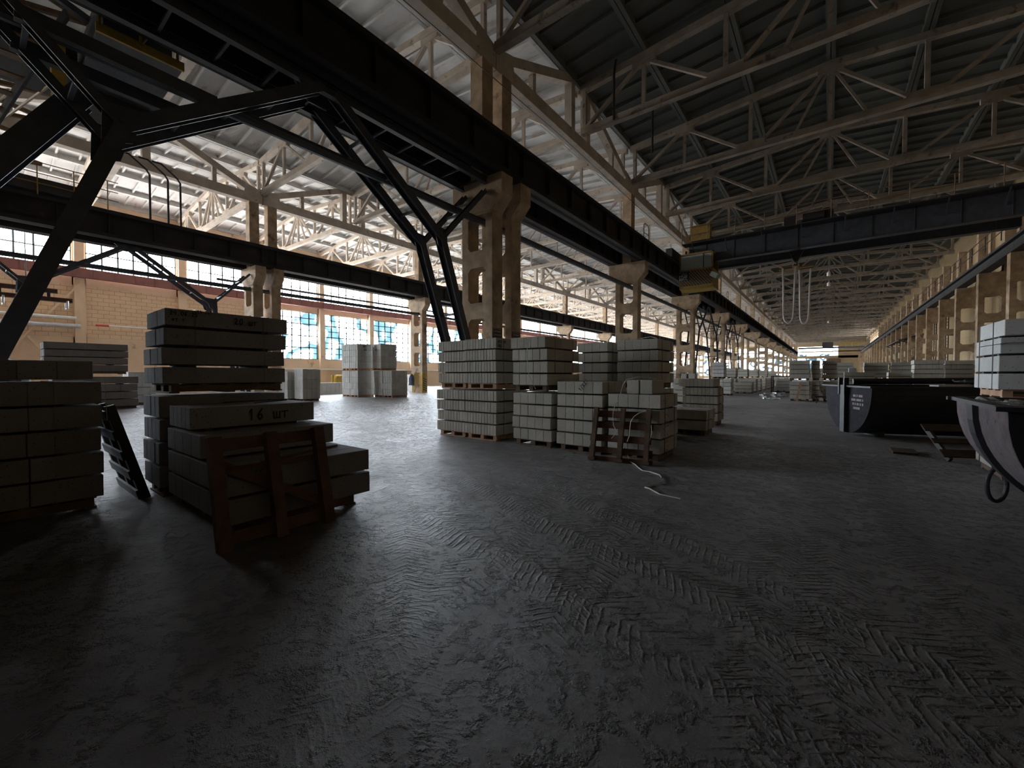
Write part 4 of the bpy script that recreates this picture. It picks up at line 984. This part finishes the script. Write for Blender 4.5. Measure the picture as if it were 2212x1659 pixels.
# ------------------------------------------------------------ cranes
def girder(m, x0, x1, y0, y1, z0, z1):
    m.box(x0, x1, y0, y1, z0+.03, z1-.03); m.box(x0, x1, y0-.06, y1+.06, z0, z0+.04); m.box(x0, x1, y0-.06, y1+.06, z1-.04, z1)
    x = x0+1
    while x < x1: m.box(x, x+.02, y0-.05, y0, z0, z1); x += 1.6
t = empty('bridge_crane', (-.1, 29.5, 9.04), 'dark bridge crane spanning the right hall with yellow cab and railings', 'crane')
m = MB(); girder(m, -7.3, 7.3, 28.7, 29.05, 8.66, 9.95); m.build('girder', M['steel'], t)
m = MB(); girder(m, -7.3, 7.3, 31.0, 31.35, 8.66, 9.95); m.build('girder', M['steel'], t)
for x in (XR+.8, 8.05): MB().box(x-.2, x+.2, 27.6, 32.4, 9.10, 9.65).build('end_truck', M['blacksteel'], t)
for x in (XR+.8, 8.05):
    m = MB()
    for y in (28.1, 31.9): m.tube([(x-.07,y,9.24),(x+.07,y,9.24)], .2, 14)
    m.build('wheel', M['blacksteel'], t)
MB().box(-7.6, 7.6, 27.95, 28.7, 9.80, 9.86).build('walkway', M['blacksteel'], t)
m = MB()
for z in (10.35, 10.85): m.tube([(-7.6,27.98,z),(7.6,27.98,z)], .022, 6)
x = -7.6
while x < 7.7: m.tube([(x,27.98,9.85),(x,27.98,10.85)], .025, 6); x += 1.52
m.build('railing', M['rail'], t)
m = MB(); x = -7
while x < 7.5: m.bar((x,28.0,9.8),(x,28.68,9.2), .05,.05); x += 1.9
m.build('bracket', M['steel'], t)
cabx0, cabx1, cy0, cy1 = -7.75, -5.75, 28.0, 29.6
c = MB().box(cabx0, cabx1, cy0, cy1, 6.98, 7.05).box(cabx0, cabx1, cy0, cy1, 9.1, 9.2)
for x in (cabx0+.04, cabx1-.04):
    for y in (cy0+.04, cy1-.04): c.box(x-.04, x+.04, y-.04, y+.04, 7.0, 9.2)
c.box(cabx0, cabx1, cy0+.02, cy0+.05, 7.05, 8.15).box(cabx0, cabx1, cy1-.05, cy1-.02, 7.05, 9.1).box(cabx0+.02, cabx0+.05, cy0, cy1, 7.05, 9.1).box(cabx1-.05, cabx1-.02, cy0, cy1, 7.05, 8.15)
c.box(cabx0, cabx1, cy0, cy0+.06, 8.12, 8.2)
cab = c.build('cab', M['dyellow'], t)
MB().box(cabx0+.1, cabx1-.1, cy0+.03, cy0+.05, 8.2, 9.08).build('cab_window', M['silver_glass'], cab)
MB().box(cabx0+1.42, cabx0+1.47, cy0+.0, cy0+.03, 8.2, 9.08).build('cab_window_bar', M['blacksteel'], cab)
m = MB()
for i in range(-4, 13):
    x0 = cabx0+.05+i*.17; z0, x1, z1 = 8.1, x0+.8, 7.15
    lo, hi = cabx0+.04, cabx1-.06
    if x1 <= lo+.05 or x0 >= hi-.05: continue
    if x0 < lo: z0 -= (lo-x0)/.8*.95; x0 = lo
    if x1 > hi: z1 += (x1-hi)/.8*.95; x1 = hi
    m.bar((x0, cy0+.012, z0), (x1, cy0+.012, z1), .014, .07, (.77,0,.64))
m.build('hatch_stripes', M['blacksteel'], cab)
m = MB().box(cabx0-.05, cabx0+.6, cy0-.02, cy0+.0, 7.5, 8.1); bd = m.build('notice_board', M['ink'], cab)
m = MB(); rr = random.Random(8)
for i, z in enumerate((8.02,7.92,7.81,7.72,7.62,7.54)):
    x = cabx0+(.0 if i != 1 else .15)
    while x < cabx0+.5:
        w = rr.uniform(.03,.09); m.box(x, x+w, cy0-.026, cy0-.02, z, z+(.02 if i < 2 else .045)); x += w+rr.choice((.02,.03,.08))
m.build('notice_text', M['white'], cab)
m = MB(); m.v += [(cabx0,cy0-.02,7.15),(cabx1,cy0-.02,7.15),(cabx1,cy0+.6,6.85),(cabx0,cy0+.6,6.85),(cabx0,cy0+.06,7.15),(cabx1,cy0+.06,7.15),(cabx1,cy0+.66,6.9),(cabx0,cy0+.66,6.9)]
m.f += [(0,3,2,1),(4,5,6,7),(0,1,5,4),(1,2,6,5),(2,3,7,6),(3,0,4,7)]; m.build('cab_skirt', M['yellow'], cab)
MB().bar((cabx1-.05, cy0, 7.75), (cabx1+.35, cy0-.15, 7.5), .35, .3).build('cab_floodlight', M['silver_glass'], cab)
for x in (cabx0+.2, cabx1-.2): MB().box(x-.04, x+.04, 28.72, 28.9, 9.15, 9.6).build('cab_hanger', M['blacksteel'], t)
MB().box(-7.12, -5.98, 28.15, 28.6, 9.98, 10.95).build('switch_cabinet', M['dyellow'], t)
m = MB().box(-2.4, .1, 29.2, 30.9, 9.95, 10.15); tr = m.build('trolley', M['blacksteel'], t)
MB().box(-2.2,-1.6, 29.3,29.9, 10.15,10.75).tube([(-1.3,29.6,10.55),(-.3,29.6,10.55)], .28, 12).tube([(-.2,29.5,10.6),(-.2,30.3,10.6)], .33, 12).box(-1.4,-.2,30.1,30.6,10.15,10.6).build('hoist', M['blacksteel'], tr)
m = MB(); hx, hy = -1.62, 30.0
for dx in (-.12,-.04,.04,.12): m.tube([(hx+dx*2.6,hy,9.95),(hx+dx*.5,hy,8.35)], .012, 5)
m.build('hoist_rope', M['blacksteel'], tr)
MB().prism([(hx-.42,8.95),(hx+.42,8.95),(hx+.08,8.2),(hx-.08,8.2)], 'y', hy-.12, hy+.12).build('hook_block', M['blacksteel'], tr)
MB().tube([(hx,hy,8.2),(hx+.07,hy,8.1),(hx,hy,8.02),(hx-.08,hy,8.1)], .03, 6).build('hook', M['blacksteel'], tr)
t = empty('spreader', (hx, hy, 7.8), 'yellow spreader hanging from the crane hook in the right hall', 'spreader')
MB().bar((hx-.85,hy,7.85),(hx+.85,hy,7.85), .3,.08).bar((hx,hy-.7,7.86),(hx,hy+.7,7.86), .25,.08).build('spreader_bar', M['dyellow'], t)
for i, (dx, dy, w, l) in enumerate(((-.62,-.5,.62,'left'),(.15,.45,.55,'right'))):
    P = []
    for j in range(25):
        f = j/24; a = math.pi*f; x = hx+dx+w*f; z = 7.8-3.2*(math.sin(a))**.35 if 0 < f < 1 else 7.8
        P.append((x, hy+dy, z))
    P = [(hx+dx, hy+dy, 7.8), (hx+dx+.03, hy+dy, 6.8), (hx+dx+.05, hy+dy, 5.6)] + [(hx+dx+w/2-(w/2-.07)*math.cos(a), hy+dy, 5.05-.5*math.sin(a)) for a in [math.pi*j/10 for j in range(11)]] + [(hx+dx+w-.05, hy+dy, 5.6), (hx+dx+w-.03, hy+dy, 6.8), (hx+dx+w, hy+dy, 7.8)]
    tag(MB().tube(P, .045, 7).build('lifting_sling', M['strap']), 'long white webbing sling loop hanging from the spreader, %s one' % l, 'sling', 'slings under the spreader')
# far crane silhouettes
t = empty('bridge_crane', (0, 152, 9.04), 'distant bridge crane with yellow end railing near the far windows', 'crane')
m = MB(); girder(m, -7.3, 8.0, 152, 152.5, 9.1, 9.55); m.build('girder', M['steel'], t); MB().box(-1.5,1.0,151.5,153,9.55,10.9).build('trolley', M['blacksteel'], t)
m = MB()
for z in (10.1,10.6): m.tube([(2.5,151.9,z),(8,151.9,z)], .06, 5)
for i in range(5): m.tube([(2.5+i*1.35,151.9,9.5),(2.5+i*1.35,151.9,10.6)], .06, 5)
m.build('railing', M['yellow'], t)
STAIRS = [((-17.5, 0.65, 9.8), (-13.6, 1.08, 8.73)), ((-17.5, 0.63, 8.76), (-13.6, 1.18, 8.35)), ((-17.5, 0.62, 8.19), (-13.6, 1.22, 7.87)), ((-17.5, 0.64, 9.31), (-13.6, 1.15, 8.53))]
# crane of the middle hall, cut by the upper left corner
t = empty('bridge_crane', (-18, 2.2, 9.04), 'dark bridge crane over the upper left with yellow platform edges', 'crane')
m = MB(); girder(m, -25.8, -10.2, -.15, .42, 9.12, 9.9); m.build('girder', M['steel'], t)
m = MB(); girder(m, -25.8, -10.2, -2.6, -2.1, 9.12, 9.9); m.build('girder', M['steel'], t)
for x in (XR-.8, XM+.8): MB().box(x-.2, x+.2, -1.6, 3.4, 9.10, 9.65).build('end_truck', M['blacksteel'], t)
MB().box(-14.5, -10.27, 1.47, 2.68, 7.52, 7.60).box(-14.4, -10.6, 1.6, 2.6, 7.60, 8.68).build('hanging_cab', M['steel'], t)
MB().box(-13.6,-12.4, 1.5,2.65, 7.30,7.5).build('cab_underbox', M['blacksteel'], t)
for x in (-14.2,-12.0): MB().bar((x,.2,9.15),(x,1.8,8.6), .1,.12).build('cab_arm', M['steel'], t)
MB().box(-10.27, -10.22, 1.45, 2.70, 7.50, 7.66).build('toe_board', M['yellow'], t)
m = MB()
for y in (1.5, 2.05, 2.6): m.tube([(-10.24,y,7.6),(-10.24,y,8.7)], .025, 6)
m.tube([(-10.24,1.5,8.7),(-10.24,2.6,8.7)], .025, 6).tube([(-10.24,2.05,7.62),(-10.24,2.6,8.7)], .02, 6)
m.build('railing', M['dyellow'], t)
m = MB()
for (p, q) in STAIRS: m.tube([p, q], .03, 6)
m.build('stair_rail', M['dyellow'], t)
MB().box(-12.5,-12.3,1.1,1.3,7.1,8.3).build('yellow_post', M['yellow'], t)
m = MB(); m.bar((-15.6,.2,6.6),(-11.6,1.25,8.35), .05,.22).bar((-15.6,-.4,6.6),(-11.6,.65,8.35), .05,.22)
m.build('stair_stringer', M['steel'], t); m = MB()
for i in range(9): f = i/9; m.bar((-15.6+4*f, .2+1.05*f, 6.65+1.75*f), (-15.6+4*f, -.4+1.05*f, 6.65+1.75*f), .22, .03)
m.build('stair_tread', M['rail'], t)
m = MB()
for i in range(6): x = -24+i*2; m.bar((x,-.6,9.2),(x+1,1.75,9.2), .1,.1).bar((x+1,1.75,9.2),(x+2,-.6,9.2), .1,.1)
m.build('cross_lattice', M['rail'], t)
MB().box(-14.3,-12.6,.1,1.5,7.9,8.5).build('switch_cabinet', M['blacksteel'], t)

# ladders on the right wall and stair ladders in the far columns
def ladder(x, y, z0, z1, w, label, axis='y', group='ladders'):
    t = empty('steel_ladder', (x, y, z0), label, 'ladder', group); m = MB()
    for s in (-1, 1): m.bar((x, y+s*w/2, z0), (x, y+s*w/2, z1), .05, .07, (1,0,0))
    m.build('side_rail', M['blacksteel'], t); m = MB(); z = z0+.3
    while z < z1: m.bar((x, y-w/2, z), (x, y+w/2, z), .05, .05); z += .33
    m.build('rung', M['blacksteel'], t); return t
for i, y in enumerate((37.6, 43.8, 49.5, 61.5, 67.5)): ladder(XW-.04, y, 0, 7.6, 1.2, 'wide dark rung ladder between right wall columns, %s from the right edge' % ordw[i])
# walkway with railing along the right crane beams
m = MB()
for z in (9.45, 9.95): m.tube([(7.55, 20, z), (7.55, YE, z)], .025, 5)
y = 20
while y < YE: m.tube([(7.55, y, 8.95), (7.55, y, 9.95)], .028, 5); y += 3
tag(m.build('beam_railing', M['blacksteel']), 'thin dark railing along the right wall crane beams', 'railing')
# buttress plates beside the nearer right wall columns
for i, y in enumerate((J0+26.2, J0+38.2)):
    tag(MB().prism([(y, .0), (y+3.2, .0), (y+.4, 6.6), (y, 6.9)], 'x', XW-.3, XW-.1).build('wall_buttress', M['column']), 'tall triangular tan plate against the right wall, %s from the right edge' % ordw[i], 'buttress', 'buttress plates')
# wall pilasters of the upper right panels
m = MB(); y = J0-12
while y < YE: m.box(XW-.14, XW, y-.25, y+.25, 9.3, H0+.2); y += 6
struct(m.build('trim_2', M['column']))

# lamps
for i, (x, y, z, l) in enumerate(((-15,10.8,10.85,'over the lattice walkway'),(-15,28.8,10.8,'beyond the column pair'),(-15,34.8,10.8,'farthest seen'),(-13.5,16.8,11.2,'before the crane beam'))):
    t = empty('tube_lamp', (x, y, z), 'white fluorescent tube lamp under the middle hall roof, '+l, 'lamp', 'tube lamps')
    MB().box(x-.05, x+.05, y-.65, y+.65, z, z+.06).build('housing', M['white'], t); MB().tube([(x, y-.6, z-.03), (x, y+.6, z-.03)], .02, 8).build('tube', M['white'], t)
    m = MB()
    m.tube([(x,y,z+.05),(x,y,H0+.05)], .012, 5)
    m.build('hanger', M['blacksteel'], t)
for i, (y, l) in enumerate(((52.8,'nearest of the row'),(58.8,'second of the row'),(100.8,'far down the hall'))):
    t = empty('bay_lamp', (-.1, y, 11.6), 'white cylindrical bay lamp hanging at the ridge of the right hall, '+l, 'lamp', 'bay lamps')
    MB().tube([(-.1,y,11.45),(-.1,y,11.75),(-.1,y,11.9)], [.17,.17,.07], 12).build('shade', M['white'], t); MB().tube([(-.1,y,11.9),(-.1,y,12.2)], .03, 6).build('hanger', M['white'], t)
# drop pipes in the right hall roof
for i, (x, y) in enumerate(((-7.3,16.6),(-6.9,20.2))):
    tag(MB().tube([(x,y,12.2),(x,y,14.1),(x+.12,y,14.9)], .05, 8).build('drop_pipe', M['blacksteel']), 'dark vertical pipe in the right hall roof trusses, %s one' % ('nearer','farther')[i], 'pipe')
